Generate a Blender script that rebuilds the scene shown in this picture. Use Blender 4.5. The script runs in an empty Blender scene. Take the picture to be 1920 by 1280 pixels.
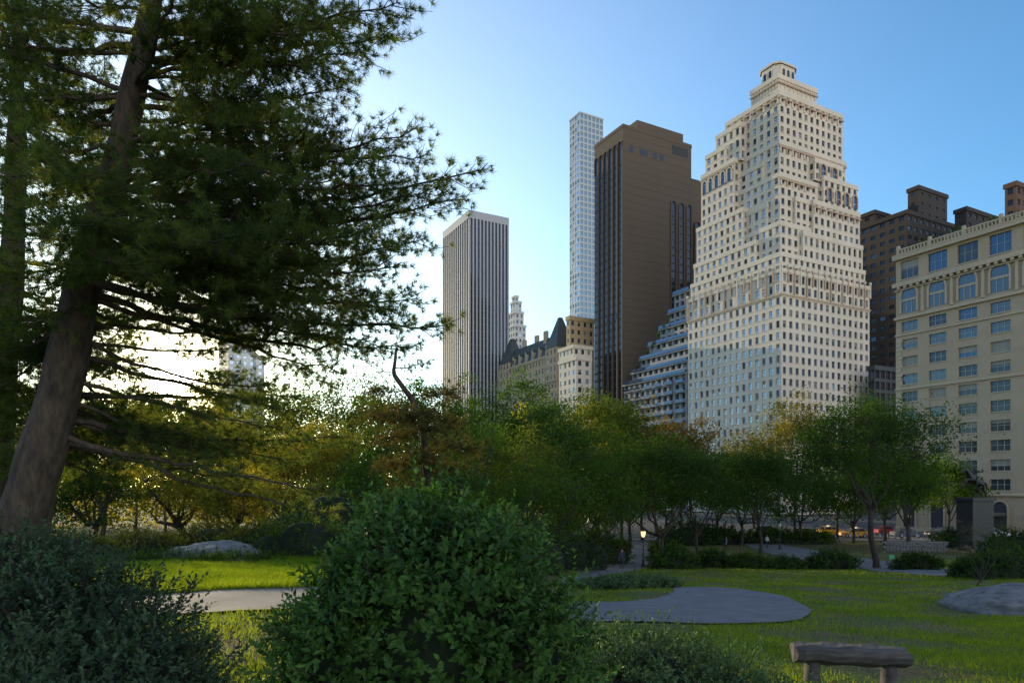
import bpy, math, random, numpy as np
from mathutils import Vector, Matrix
from mathutils.geometry import delaunay_2d_cdt
R=np.random.default_rng(7); random.seed(7)
F=1280.0; HZ=910.0; CZ=10.0
def P(u,v,Y): return np.array([(u-960)/F*Y, Y, CZ+(HZ-v)/F*Y])
sc=bpy.context.scene
# ---------------- camera
cd=bpy.data.cameras.new("camera"); cam=bpy.data.objects.new("camera",cd); sc.collection.objects.link(cam)
cam.location=(0,0,CZ); cam.rotation_euler=(math.pi/2,0,0)
cd.sensor_width=36; cd.lens=24; cd.shift_y=(HZ-640)/1920; cd.clip_end=8000; cd.clip_start=.05
sc.camera=cam
sc.view_settings.view_transform='Standard'; sc.view_settings.look='None'; sc.view_settings.exposure=0
# ---------------- light
sd=Vector(((318-960)/F,1.0,(HZ-706)/F)).normalized()
elev=math.asin(sd.z); az=math.atan2(sd.x,sd.y)
w=bpy.data.worlds.new("World"); sc.world=w; w.use_nodes=True
nt=w.node_tree; nt.nodes.clear()
def N(nt,t,**k):
    n=nt.nodes.new(t)
    for a,b in k.items(): setattr(n,a,b)
    return n
out=N(nt,'ShaderNodeOutputWorld'); bg=N(nt,'ShaderNodeBackground'); sky=N(nt,'ShaderNodeTexSky',sky_type='NISHITA')
sky.sun_disc=False; sky.sun_elevation=elev; sky.sun_rotation=az; sky.dust_density=.6; sky.air_density=1.0; sky.ozone_density=3.0
bg.inputs[1].default_value=0.15
tc=N(nt,'ShaderNodeTexCoord'); dt=N(nt,'ShaderNodeVectorMath',operation='DOT_PRODUCT')
nt.links.new(tc.outputs['Generated'],dt.inputs[0]); dt.inputs[1].default_value=sd
mx=N(nt,'ShaderNodeMath',operation='MAXIMUM'); nt.links.new(dt.outputs['Value'],mx.inputs[0]); mx.inputs[1].default_value=0
tint=N(nt,'ShaderNodeVectorMath',operation='MULTIPLY'); nt.links.new(sky.outputs[0],tint.inputs[0]); tint.inputs[1].default_value=(1.5,2.1,2.3)
cur=tint.outputs[0]
def addterm(src,p,col):
    global cur
    pw=N(nt,'ShaderNodeMath',operation='POWER'); nt.links.new(src,pw.inputs[0]); pw.inputs[1].default_value=p
    vm=N(nt,'ShaderNodeVectorMath',operation='SCALE'); vm.inputs[0].default_value=col; nt.links.new(pw.outputs[0],vm.inputs['Scale'])
    ad=N(nt,'ShaderNodeVectorMath',operation='ADD'); nt.links.new(cur,ad.inputs[0]); nt.links.new(vm.outputs[0],ad.inputs[1]); cur=ad.outputs[0]
for p,col in ((5000,(640,520,340)),(240,(34,22,6)),(30,(1.5,.2,-3.2)),(14,(.9,.6,.3)),(4.5,(3.6,2.8,2.1))): addterm(mx.outputs[0],p,col)
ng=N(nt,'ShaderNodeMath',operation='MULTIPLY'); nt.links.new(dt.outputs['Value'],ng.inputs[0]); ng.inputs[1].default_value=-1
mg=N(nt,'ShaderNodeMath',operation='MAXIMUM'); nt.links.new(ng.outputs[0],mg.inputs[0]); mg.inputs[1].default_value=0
addterm(mg.outputs[0],1.3,(8.8,6.5,4.4))  # added warm fill glow opposite the sun, out of view, brightens camera-facing facades
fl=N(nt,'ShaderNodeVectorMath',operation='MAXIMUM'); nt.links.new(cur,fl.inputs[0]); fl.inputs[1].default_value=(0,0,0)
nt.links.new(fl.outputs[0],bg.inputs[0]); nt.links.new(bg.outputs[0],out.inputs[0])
ld=bpy.data.lights.new("sun",'SUN'); ld.energy=5; ld.angle=math.radians(.5); ld.color=(1,.80,.50)
lo=bpy.data.objects.new("sun",ld); sc.collection.objects.link(lo); lo.location=(-30,60,60)
la,le=math.radians(-36),math.radians(10)
lo.rotation_euler=Vector((math.sin(la)*math.cos(le),math.cos(la)*math.cos(le),math.sin(le))).to_track_quat('Z','Y').to_euler()
# ---------------- materials
def base(name):
    m=bpy.data.materials.new(name); m.use_nodes=True; nt=m.node_tree
    b=nt.nodes['Principled BSDF']; return m,nt,b
def mat(name,c,rough=.8,metal=0,var=.25,scale=.5,c2=None,bump=0,bscale=8,stretch=(1,1,1),emit=None,spec=.5):
    m,nt,b=base(name)
    tc=N(nt,'ShaderNodeTexCoord'); mp=N(nt,'ShaderNodeMapping'); mp.inputs['Scale'].default_value=stretch
    nt.links.new(tc.outputs['Object'],mp.inputs[0])
    no=N(nt,'ShaderNodeTexNoise'); no.inputs['Scale'].default_value=scale; no.inputs['Detail'].default_value=5; no.inputs['Roughness'].default_value=.65
    nt.links.new(mp.outputs[0],no.inputs['Vector'])
    cr=N(nt,'ShaderNodeValToRGB'); cr.color_ramp.elements[0].position=.3; cr.color_ramp.elements[1].position=.7
    c2=c2 or tuple(x*(1-var) for x in c)
    cr.color_ramp.elements[0].color=(*c2,1); cr.color_ramp.elements[1].color=(*c,1)
    nt.links.new(no.outputs[0],cr.inputs[0]); nt.links.new(cr.outputs[0],b.inputs['Base Color'])
    b.inputs['Roughness'].default_value=rough; b.inputs['Metallic'].default_value=metal
    b.inputs['Specular IOR Level'].default_value=spec
    if bump:
        n2=N(nt,'ShaderNodeTexNoise'); n2.inputs['Scale'].default_value=bscale; n2.inputs['Detail'].default_value=6
        nt.links.new(mp.outputs[0],n2.inputs['Vector'])
        bm=N(nt,'ShaderNodeBump'); bm.inputs['Strength'].default_value=bump; nt.links.new(n2.outputs[0],bm.inputs['Height']); nt.links.new(bm.outputs[0],b.inputs['Normal'])
    if emit:
        b.inputs['Emission Color'].default_value=(*emit[:3],1); b.inputs['Emission Strength'].default_value=emit[3]
    return m
def leafmat(name,c1,c2,tr=.4,tcol=None,nscale=.6,rough=.5,gloss=False):
    m,nt,b=base(name); o=nt.nodes['Material Output']
    at=N(nt,'ShaderNodeAttribute',attribute_name='rnd')
    tc=N(nt,'ShaderNodeTexCoord'); no=N(nt,'ShaderNodeTexNoise'); no.inputs['Scale'].default_value=nscale; no.inputs['Detail'].default_value=1
    nt.links.new(tc.outputs['Object'],no.inputs['Vector'])
    av=N(nt,'ShaderNodeMath',operation='MULTIPLY_ADD'); nt.links.new(no.outputs[0],av.inputs[0]); av.inputs[1].default_value=1.6; av.inputs[2].default_value=-.55
    s=N(nt,'ShaderNodeMath',operation='ADD'); nt.links.new(av.outputs[0],s.inputs[0])
    h=N(nt,'ShaderNodeMath',operation='MULTIPLY_ADD'); nt.links.new(at.outputs['Fac'],h.inputs[0]); h.inputs[1].default_value=.8; h.inputs[2].default_value=-.15
    nt.links.new(h.outputs[0],s.inputs[1]); s.use_clamp=True
    mixc=N(nt,'ShaderNodeMix',data_type='RGBA'); nt.links.new(s.outputs[0],mixc.inputs[0])
    mixc.inputs[6].default_value=(*c1,1); mixc.inputs[7].default_value=(*c2,1)
    if gloss:
        nt.links.new(mixc.outputs[2],b.inputs['Base Color']); b.inputs['Roughness'].default_value=rough; b.inputs['Specular IOR Level'].default_value=.22
    else:
        nt.nodes.remove(b); b=N(nt,'ShaderNodeBsdfDiffuse'); nt.links.new(mixc.outputs[2],b.inputs[0])
    t=N(nt,'ShaderNodeBsdfTranslucent')
    mc=N(nt,'ShaderNodeMix',data_type='RGBA',blend_type='MULTIPLY'); mc.inputs[0].default_value=1
    nt.links.new(mixc.outputs[2],mc.inputs[6]); mc.inputs[7].default_value=(*(tcol or (2.3,2.5,.8)),1)
    nt.links.new(mc.outputs[2],t.inputs[0])
    ms=N(nt,'ShaderNodeMixShader'); ms.inputs[0].default_value=tr
    nt.links.new(b.outputs[0],ms.inputs[1]); nt.links.new(t.outputs[0],ms.inputs[2]); nt.links.new(ms.outputs[0],o.inputs[0])
    return m
def glass(name,c,metal=.6,rough=.06):
    m,nt,b=base(name); b.inputs['Base Color'].default_value=(*c,1); b.inputs['Metallic'].default_value=metal; b.inputs['Roughness'].default_value=rough
    tc=N(nt,'ShaderNodeTexCoord'); no=N(nt,'ShaderNodeTexNoise'); no.inputs['Scale'].default_value=.35; nt.links.new(tc.outputs['Object'],no.inputs['Vector'])
    bm=N(nt,'ShaderNodeBump'); bm.inputs['Strength'].default_value=.08; bm.inputs['Distance'].default_value=.3
    nt.links.new(no.outputs[0],bm.inputs['Height']); nt.links.new(bm.outputs[0],b.inputs['Normal'])
    return m
G_dark=glass("window_glass_dark",(.03,.04,.06),.4)
G_mid=glass("window_glass_mid",(.08,.12,.19),.5)
G_lite=glass("window_glass_bright",(.48,.56,.66),.75)
G_curt=mat("window_curtain",(.28,.26,.22),.5,var=.1)
FR=mat("window_frame",(.06,.06,.07),.5)
FRW=mat("window_frame_white",(.40,.39,.36),.5)
GL=[G_dark,G_mid,G_lite,G_curt]
# ---------------- mesh builder
class MB:
    def __init__(s): s.v=[]; s.f=[]; s.m=[]
    def q(s,pts,mi):
        n=len(s.v); s.v.extend([tuple(p) for p in pts]); s.f.append(tuple(range(n,n+len(pts)))); s.m.append(mi)
    def box(s,x0,x1,y0,y1,z0,z1,mi):
        s.fbox((0,0),(1,0),(0,1),x0,x1,z0,z1,y0,y1,mi)
    def fbox(s,o,d,n,x0,x1,z0,z1,e0,e1,mi):
        p=[(o[0]+d[0]*x+n[0]*e,o[1]+d[1]*x+n[1]*e,z) for z in (z0,z1) for e in (e0,e1) for x in (x0,x1)]
        b=len(s.v); s.v.extend(p)
        for f in ((0,1,3,2),(4,5,7,6),(0,1,5,4),(2,3,7,6),(0,2,6,4),(1,3,7,5)):
            s.f.append(tuple(b+i for i in f)); s.m.append(mi)
    def tube(s,pts,rad,sides=6,mi=0,cap=True):
        pts=[Vector(p) for p in pts]; b=len(s.v); n=len(pts)
        prev=None
        for i,p in enumerate(pts):
            t=(pts[min(i+1,n-1)]-pts[max(i-1,0)]); 
            if t.length<1e-9: t=Vector((0,0,1))
            t.normalize()
            if prev is None:
                a=t.orthogonal().normalized()
            else:
                a=(prev-t*prev.dot(t)); a= a.normalized() if a.length>1e-6 else t.orthogonal().normalized()
            prev=a; c=t.cross(a)
            for k in range(sides):
                an=2*math.pi*k/sides; r=rad[i]
                s.v.append(tuple(p+a*math.cos(an)*r+c*math.sin(an)*r))
        for i in range(n-1):
            for k in range(sides):
                k2=(k+1)%sides
                s.f.append((b+i*sides+k,b+i*sides+k2,b+(i+1)*sides+k2,b+(i+1)*sides+k)); s.m.append(mi)
        if cap:
            s.f.append(tuple(b+k for k in range(sides))); s.m.append(mi)
            s.f.append(tuple(b+(n-1)*sides+k for k in range(sides))); s.m.append(mi)
    def sphere(s,c,r,mi,seg=10,rings=6):
        if not hasattr(r,'__len__'): r=(r,r,r)
        b=len(s.v)
        for i in range(rings+1):
            th=math.pi*i/rings
            for k in range(seg):
                ph=2*math.pi*k/seg
                s.v.append((c[0]+r[0]*math.sin(th)*math.cos(ph),c[1]+r[1]*math.sin(th)*math.sin(ph),c[2]+r[2]*math.cos(th)))
        for i in range(rings):
            for k in range(seg):
                k2=(k+1)%seg
                s.f.append((b+i*seg+k,b+i*seg+k2,b+(i+1)*seg+k2,b+(i+1)*seg+k)); s.m.append(mi)
    def obj(s,name,mats,loc=None,parent=None,smooth=False,rotz=0):
        me=bpy.data.meshes.new(name); v=s.v
        if loc is not None and parent is not None: v=[(a-loc[0],b-loc[1],c-loc[2]) for a,b,c in v]
        me.from_pydata(v,[],s.f)
        for m in mats: me.materials.append(m)
        me.polygons.foreach_set('material_index',s.m)
        if smooth: me.polygons.foreach_set('use_smooth',[True]*len(s.f))
        me.update()
        o=bpy.data.objects.new(name,me); sc.collection.objects.link(o)
        if parent is not None: o.parent=parent
        elif loc is not None: o.location=loc; o.rotation_euler=(0,0,rotz)
        return o
def empty(name,loc):
    o=bpy.data.objects.new(name,None); o.empty_display_size=.2; o.location=loc; sc.collection.objects.link(o); return o
def unit(a): return a/np.maximum(np.linalg.norm(a,axis=-1,keepdims=True),1e-9)
def rdir(n): return unit(R.normal(size=(n,3)))
SDN=np.array(sd)
def npmesh(name,V,k,mats,rnd=None,loc=(0,0,0),parent=None):
    V=np.asarray(V,dtype=np.float32).reshape(-1,k,3)
    if rnd is not None:
        rnd=np.asarray(rnd,dtype=np.float32).reshape(-1,k)
        # thin spot in the foliage along the low sun's line
        w_=V.mean(1)-np.array([0,0,CZ]); t_=w_@SDN; ds=np.linalg.norm(w_-t_[:,None]*SDN,axis=1)
        kp=(ds>np.maximum(t_,0)*R.uniform(.018,.034,len(V)))|(R.random(len(V))<.03)
        V=V[kp]; rnd=rnd[kp].ravel()
    V=V.reshape(-1,3)-np.asarray(loc,dtype=np.float32)
    n=len(V); nf=n//k
    me=bpy.data.meshes.new(name); me.vertices.add(n); me.vertices.foreach_set('co',V.astype(np.float32).ravel())
    me.loops.add(n); me.loops.foreach_set('vertex_index',np.arange(n,dtype=np.int32))
    me.polygons.add(nf); me.polygons.foreach_set('loop_start',np.arange(0,n,k,dtype=np.int32))
    if rnd is not None:
        a=me.attributes.new('rnd','FLOAT','POINT'); a.data.foreach_set('value',rnd)
    for m in mats: me.materials.append(m)
    me.update(calc_edges=True); me.validate()
    o=bpy.data.objects.new(name,me); sc.collection.objects.link(o)
    if parent is not None: o.parent=parent
    else: o.location=loc
    return o
# ---------------- terrain
def ss(x): x=np.clip(x,0,1); return x*x*(3-2*x)
def H(x,y):
    x=np.asarray(x,float); y=np.asarray(y,float)
    r=np.interp(y,[-60,0,6,11,20,35,60,80,105,4000],[8.8,8.2,7.5,6.8,5.95,4.8,2.75,1.9,1.5,1.5])
    l=np.interp(y,[-60,0,12,17,30,50,90,140,4000],[8.8,8.2,7.75,7.65,7.2,5.5,3,1.5,1.5])
    ww=ss((x/np.maximum(y,8)+.30)/.42)
    und=.06*np.sin(x*.7+y*.3)*np.sin(y*.5-x*.2)+.03*np.sin(x*1.9)*np.cos(y*1.3)
    return l*(1-ww)+r*ww+und*(y<95)
def h1(x,y): return float(H(x,y))
def gp(u,v):
    Y=np.geomspace(3,400,6000); X=(u-960)/F*Y; Z=CZ+(HZ-v)/F*Y
    d=Z-H(X,Y); i=np.argmax(d<0) if (d<0).any() else len(Y)-1
    return np.array([X[i],Y[i],H(X[i],Y[i])])
def ground_material():
    m,nt,b=base("ground"); tc=N(nt,'ShaderNodeTexCoord')
    n1=N(nt,'ShaderNodeTexNoise'); n1.inputs['Scale'].default_value=.35; n1.inputs['Detail'].default_value=8; n1.inputs['Roughness'].default_value=.7
    n2=N(nt,'ShaderNodeTexNoise'); n2.inputs['Scale'].default_value=14; n2.inputs['Detail'].default_value=6
    nt.links.new(tc.outputs['Object'],n1.inputs['Vector']); nt.links.new(tc.outputs['Object'],n2.inputs['Vector'])
    cr=N(nt,'ShaderNodeValToRGB'); e=cr.color_ramp.elements
    e[0].position=.42; e[0].color=(.15,.115,.06,1); e[1].position=.66; e[1].color=(.075,.125,.03,1)
    x=e.new(.53); x.color=(.11,.125,.04,1)
    nt.links.new(n1.outputs[0],cr.inputs[0])
    mixc=N(nt,'ShaderNodeMix',data_type='RGBA',blend_type='MULTIPLY'); mixc.inputs[0].default_value=.85
    c2=N(nt,'ShaderNodeValToRGB'); c2.color_ramp.elements[0].position=.3; c2.color_ramp.elements[0].color=(.3,.3,.3,1); c2.color_ramp.elements[1].position=.65; c2.color_ramp.elements[1].color=(1.3,1.3,1.3,1)
    nt.links.new(n2.outputs[0],c2.inputs[0]); nt.links.new(cr.outputs[0],mixc.inputs[6]); nt.links.new(c2.outputs[0],mixc.inputs[7])
    nt.links.new(mixc.outputs[2],b.inputs['Base Color']); b.inputs['Roughness'].default_value=.95; b.inputs['Specular IOR Level'].default_value=.1
    bm=N(nt,'ShaderNodeBump'); bm.inputs['Strength'].default_value=.7; bm.inputs['Distance'].default_value=.05; nt.links.new(n2.outputs[0],bm.inputs['Height']); nt.links.new(bm.outputs[0],b.inputs['Normal'])
    return m
s_=np.linspace(-1,1,281); xs=np.sinh(s_*6.2)/np.sinh(6.2)*3500
ys=np.concatenate([np.linspace(-40,0,12)[:-1],np.arange(0,40,.35),np.geomspace(40,5000,120)])
XX,YY=np.meshgrid(xs,ys); ZZ=H(XX,YY); nx,ny=len(xs),len(ys)
V=np.stack([XX,YY,ZZ],-1).reshape(-1,3)
ii=(np.arange(ny-1)[:,None]*nx+np.arange(nx-1)[None,:]).ravel()
fc=np.stack([ii,ii+1,ii+nx+1,ii+nx],-1)
me=bpy.data.meshes.new("ground"); me.from_pydata(V.tolist(),[],fc.tolist()); me.polygons.foreach_set('use_smooth',[True]*len(fc)); me.materials.append(ground_material())
sc.collection.objects.link(bpy.data.objects.new("ground",me))
POLYS=[]
def inpoly(x,y,A):
    c=np.zeros(len(x),bool); j=len(A)-1
    for i in range(len(A)):
        xi,yi=A[i]; xj,yj=A[j]
        cond=((yi>y)!=(yj>y))&(x<(xj-xi)*(y-yi)/((yj-yi) if yj!=yi else 1e-9)+xi)
        c^=cond; j=i
    return c
def sheet(name,uv,m,off=.04,step=.8):
    pts=[tuple(gp(*p)[:2]) for p in uv]
    for _ in range(2):
        q=[]
        for i in range(len(pts)):
            a=np.array(pts[i]); b=np.array(pts[(i+1)%len(pts)]); q+= [tuple(a*.75+b*.25),tuple(a*.25+b*.75)]
        pts=q
    d=[]
    for i in range(len(pts)):
        a=np.array(pts[i]); b=np.array(pts[(i+1)%len(pts)]); k=max(1,int(np.linalg.norm(b-a)/step))
        for j in range(k): d.append(tuple(a+(b-a)*j/k+(R.normal(0,.03,2) if step<1 else 0)))
    A=np.array(d); POLYS.append(A)
    n=len(d); gx=np.arange(A[:,0].min(),A[:,0].max(),step); gy=np.arange(A[:,1].min(),A[:,1].max(),step)
    g=np.array([(x,y) for x in gx for y in gy])
    if len(g): g=g[inpoly(g[:,0],g[:,1],A)]
    vv=[Vector(p) for p in d]+[Vector(p) for p in g]
    r=delaunay_2d_cdt(vv,[],[list(range(n))],1,1e-4)
    me=bpy.data.meshes.new(name); me.from_pydata([(p.x,p.y,h1(p.x,p.y)+off) for p in r[0]],[],[tuple(f) for f in r[2]]); me.materials.append(m)
    o=bpy.data.objects.new(name,me); sc.collection.objects.link(o); return o
M_path=mat("path_asphalt",(.16,.16,.175),.85,scale=1.4,c2=(.095,.095,.10),bump=.4,bscale=60)
M_road=mat("road_asphalt",(.06,.06,.065),.7,var=.2,scale=.4)
M_walk=mat("pavement_stone",(.20,.19,.18),.8,var=.2,scale=.8)
sheet("park_path",[(150,1122),(340,1113),(560,1110),(800,1118),(1000,1127),(1110,1129),(1185,1128),(1240,1122),(1266,1110),(1262,1102),(1300,1100),(1380,1103),(1440,1111),(1495,1128),(1528,1148),(1512,1162),(1440,1169),(1330,1171),(1230,1168),(1110,1164),(950,1163),(560,1150),(420,1150),(150,1152)],M_path,.05,.6)
sheet("park_path",[(1040,1088),(1100,1070),(1140,1060),(1172,1046),(1185,1030),(1180,1014),(1225,1014),(1236,1030),(1228,1050),(1212,1064),(1170,1074),(1100,1086),(1040,1098)],M_path,.05,1.2)
sheet("park_path",[(1370,1010),(1405,1009),(1480,1022),(1600,1044),(1740,1064),(1800,1070),(1800,1082),(1740,1080),(1640,1070),(1540,1056),(1440,1038)],M_path,.05,1.2)
mb=MB(); z=1.5
mb.q([(-60,108,z+.05),(420,108,z+.05),(420,900,z+.05),(-60,900,z+.05)],0)
mb.obj("road",[M_road])
mb=MB()
mb.box(-10,200,104.5,108.2,z-.2,z+.17,0)
mb.obj("pavement",[M_walk])
mb=MB()
for i in range(26): 
    x=8+i*6; mb.q([(x,114,z+.06),(x+3,114,z+.06),(x+3,114.15,z+.06),(x,114.15,z+.06)],0)
for i in range(8):
    x=62+i*1.2; mb.q([(x,109.5,z+.06),(x+.6,109.5,z+.06),(x+.6,113,z+.06),(x,113,z+.06)],0)
mb.obj("road_markings",[mat("road_paint",(.7,.7,.68),.7)])
# ---------------- grass
M_grass=leafmat("grass_blades",(.055,.095,.018),(.13,.17,.03),.5,(4.2,3.8,.7),.5,.6)
def grass(name,n,y0,y1,k0,k1,hb=.07,thr=-.45):
    Y=np.exp(R.uniform(math.log(y0),math.log(y1),n)); k=R.uniform(k0,k1,n); X=k*Y
    ok=np.ones(n,bool)
    for A in POLYS: ok&=~inpoly(X,Y,A)
    nz=np.sin(X*.9+1.3*np.sin(Y*.4))*np.sin(Y*.7+np.sin(X*.6)); ok&=(nz+R.normal(0,.4,n))>thr
    X,Y=X[ok],Y[ok]; n=len(X); Z=H(X,Y)
    hh=hb*R.uniform(.5,1.5,n)*(1+Y/60); wd=.004*(Y/6)**.85+.002
    a=R.uniform(0,6.28,n); ln=R.normal(0,.5,(n,2))*hh[:,None]
    c=np.stack([X,Y,Z-.01],-1); sx=np.stack([np.cos(a)*wd,np.sin(a)*wd,0*a],-1)
    tip=c+np.stack([ln[:,0],ln[:,1],hh],-1)
    V=np.stack([c-sx,c+sx,tip],1)
    return npmesh(name,V,3,[M_grass],np.repeat(R.random(n),3))
grass("grass",190000,7,70,.06,.85,.07,-.2)
grass("grass.001",60000,7,40,-.75,-.05,.08,-.2)
grass("grass.002",150000,14.5,24,-.72,-.28,.12,-1.2)
# ---------------- foliage builders
def leafquads(C,size,up=.3,asp=.55,droop=0):
    n=len(C); nrm=unit(rdir(n)+np.array([0,0,up])); t=rdir(n); a=unit(np.cross(nrm,t)); b=np.cross(nrm,a)
    s=(size*R.uniform(.6,1.3,n))[:,None]
    return np.stack([C-a*s*.5,C+b*s*.5*asp,C+a*s*.5,C-b*s*.5*asp],1)
M_bark=mat("tree_bark",(.05,.038,.03),.95,var=.5,scale=6,stretch=(1,1,.25),bump=.8,bscale=12)
M_barkp=mat("pine_bark",(.095,.068,.048),.95,scale=9,stretch=(1,1,.3),c2=(.016,.012,.010),bump=1.0,bscale=14)
L={}
L['green']=leafmat("leaves_green",(.022,.050,.012),(.078,.125,.026),.42)
L['dark']=leafmat("leaves_dark",(.018,.038,.013),(.052,.088,.024),.38)
L['olive']=leafmat("leaves_olive",(.036,.052,.014),(.105,.12,.028),.42,nscale=.4)
L['orange']=leafmat("leaves_orange",(.06,.062,.018),(.22,.14,.03),.40,(1.8,1.5,.8),nscale=.4)
L['yellow']=leafmat("leaves_yellow",(.06,.075,.02),(.27,.22,.04),.40,(1.8,1.7,.8),nscale=.4)
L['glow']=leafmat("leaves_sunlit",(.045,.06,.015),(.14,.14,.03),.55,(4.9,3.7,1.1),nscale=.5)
def bez(a,c,b,n=6):
    t=np.linspace(0,1,n)[:,None]; return (1-t)**2*a+2*t*(1-t)*c+t*t*b
def tree(name,x,y,ztop,r,key='green',nclump=60,lpc=110,ls=.22,th=.28,tr=.22,lean=(0,0),low=.22,cl=.2):
    z0=h1(x,y)-.1; h=ztop-z0; bse=np.array([x,y,z0]); e=empty(name,tuple(bse))
    top=ztop; bot=z0+h*low; cz=(top+bot)/2; rz=(top-bot)/2
    cc=np.array([x+lean[0],y+lean[1],cz])
    mb=MB(); fork=bse+np.array([lean[0]*.4,lean[1]*.4,h*th])
    j=lambda s: R.normal(0,s,3)
    mb.tube([bse-(0,0,.3),bse+(fork-bse)*.15+j(.04),bse+(fork-bse)*.55+j(.14),fork],[tr*1.5,tr*1.05,tr*.9,tr*.8],8)
    limbs=[]
    for i in range(7):
        a=i*2.4+R.uniform(-.6,.6); rr=R.uniform(.25,.8)
        end=cc+np.array([math.cos(a)*r*rr,math.sin(a)*r*rr,rz*R.uniform(-.3,.75)])
        st=fork+(bse-fork)*R.uniform(-.05,.3)
        ctl=st*.45+end*.55+np.array([0,0,-.10*rz])+j(.16*r)
        pts=bez(st,ctl,end,8); pts[1:-1]+=R.normal(0,.02*r,(6,3)); limbs.append(pts); mb.tube(pts,np.linspace(tr*R.uniform(.4,.65),tr*.1,8),5,cap=False)
    LP=np.concatenate(limbs)
    d=rdir(nclump); d[:,2]=np.where(d[:,2]<-.55,-d[:,2],d[:,2])
    rad=R.uniform(.3,1,nclump)**.5
    lob=1+.25*np.sin(d[:,0]*5+x)*np.sin(d[:,2]*4+y)+R.normal(0,.12,nclump)
    C=cc+d*np.array([r,r,rz])*(rad*lob*.86)[:,None]
    for c in C:
        k=np.argmin(((LP-c)**2).sum(1)); s=LP[k]
        mb.tube([s,s*.5+c*.5+j(.05*r)+(0,0,-.03*r),c],[tr*.16,tr*.10,tr*.03],3,cap=False)
    mb.obj("trunk",[M_bark],loc=bse,parent=e,smooth=True)
    cr=cl*r*R.uniform(.5,1.5,nclump)
    idx=np.repeat(np.arange(nclump),lpc)
    Lp=C[idx]+R.normal(size=(len(idx),3))*(cr[idx])[:,None]*np.array([.8,.8,.5])
    V=leafquads(Lp,ls)
    npmesh("crown",V,4,[L[key]],np.repeat(np.clip(R.random(len(Lp))*.5+R.random(nclump)[idx]*.5,0,1),4),loc=bse,parent=e)
    return e
def T(name,u,vt,Y,rpx,key='green',**k):
    x=(u-960)/F*Y; zt=CZ+(HZ-vt)/F*Y
    k.setdefault('ls',max(.12,Y*.0038)); return tree(name,x,Y,zt,rpx/F*Y,key,**k)
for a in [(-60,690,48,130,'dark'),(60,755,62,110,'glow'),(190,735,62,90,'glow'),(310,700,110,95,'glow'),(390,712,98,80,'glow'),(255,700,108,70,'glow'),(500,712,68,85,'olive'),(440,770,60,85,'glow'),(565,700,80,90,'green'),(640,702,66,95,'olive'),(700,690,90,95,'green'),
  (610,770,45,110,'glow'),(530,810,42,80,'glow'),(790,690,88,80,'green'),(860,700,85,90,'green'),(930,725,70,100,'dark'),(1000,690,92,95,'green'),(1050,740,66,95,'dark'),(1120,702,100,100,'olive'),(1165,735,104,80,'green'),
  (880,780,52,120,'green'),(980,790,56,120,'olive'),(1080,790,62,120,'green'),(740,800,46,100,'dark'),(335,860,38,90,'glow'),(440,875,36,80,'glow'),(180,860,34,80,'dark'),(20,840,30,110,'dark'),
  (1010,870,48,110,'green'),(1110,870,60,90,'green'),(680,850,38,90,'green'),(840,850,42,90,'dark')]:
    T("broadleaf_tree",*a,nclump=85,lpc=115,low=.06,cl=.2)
for a in [(1205,775,104,80,'orange'),(1275,775,108,75,'orange'),(1180,830,80,80,'green'),(1250,840,100,80,'dark'),(1345,845,108,75,'green'),(1415,790,118,65,'yellow'),(1490,742,112,80,'yellow'),(1570,800,110,80,'green'),(1660,830,104,80,'dark'),(1780,850,108,60,'green'),(1390,850,96,85,'green'),(1500,870,98,80,'dark'),(1120,860,84,70,'green'),(1600,880,100,70,'green')]:
    T("autumn_tree" if a[4] in('orange','yellow') else "street_tree",*a,nclump=70,lpc=95,low=R.uniform(.08,.2))
T("park_tree",1238,810,66,105,'dark',nclump=95,lpc=120,low=.22,th=.22,tr=.24,lean=(.3,0))
T("park_tree",1310,828,70,85,'dark',nclump=75,lpc=110,low=.24,th=.28,tr=.18,lean=(-.6,0))
T("park_tree",1425,835,78,105,'dark',nclump=90,lpc=110,low=.22,th=.3,tr=.2,lean=(-.5,0))
T("park_tree",1645,742,60,150,'dark',nclump=160,lpc=130,low=.30,th=.34,tr=.27,lean=(-1.4,0),cl=.15)
T("park_tree",1702,850,84,65,'green',nclump=75,lpc=100,low=.3,tr=.2)
T("bare_sapling",1840,960,36,60,'olive',nclump=60,lpc=9,ls=.07,low=.15,tr=.05,th=.1)
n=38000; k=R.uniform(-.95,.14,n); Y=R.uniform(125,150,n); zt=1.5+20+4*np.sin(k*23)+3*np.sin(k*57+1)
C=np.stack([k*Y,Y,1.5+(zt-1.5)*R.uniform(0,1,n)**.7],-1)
npmesh("distant_trees",leafquads(C,1.0),4,[L['glow']],np.repeat(R.random(n),4))
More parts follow.
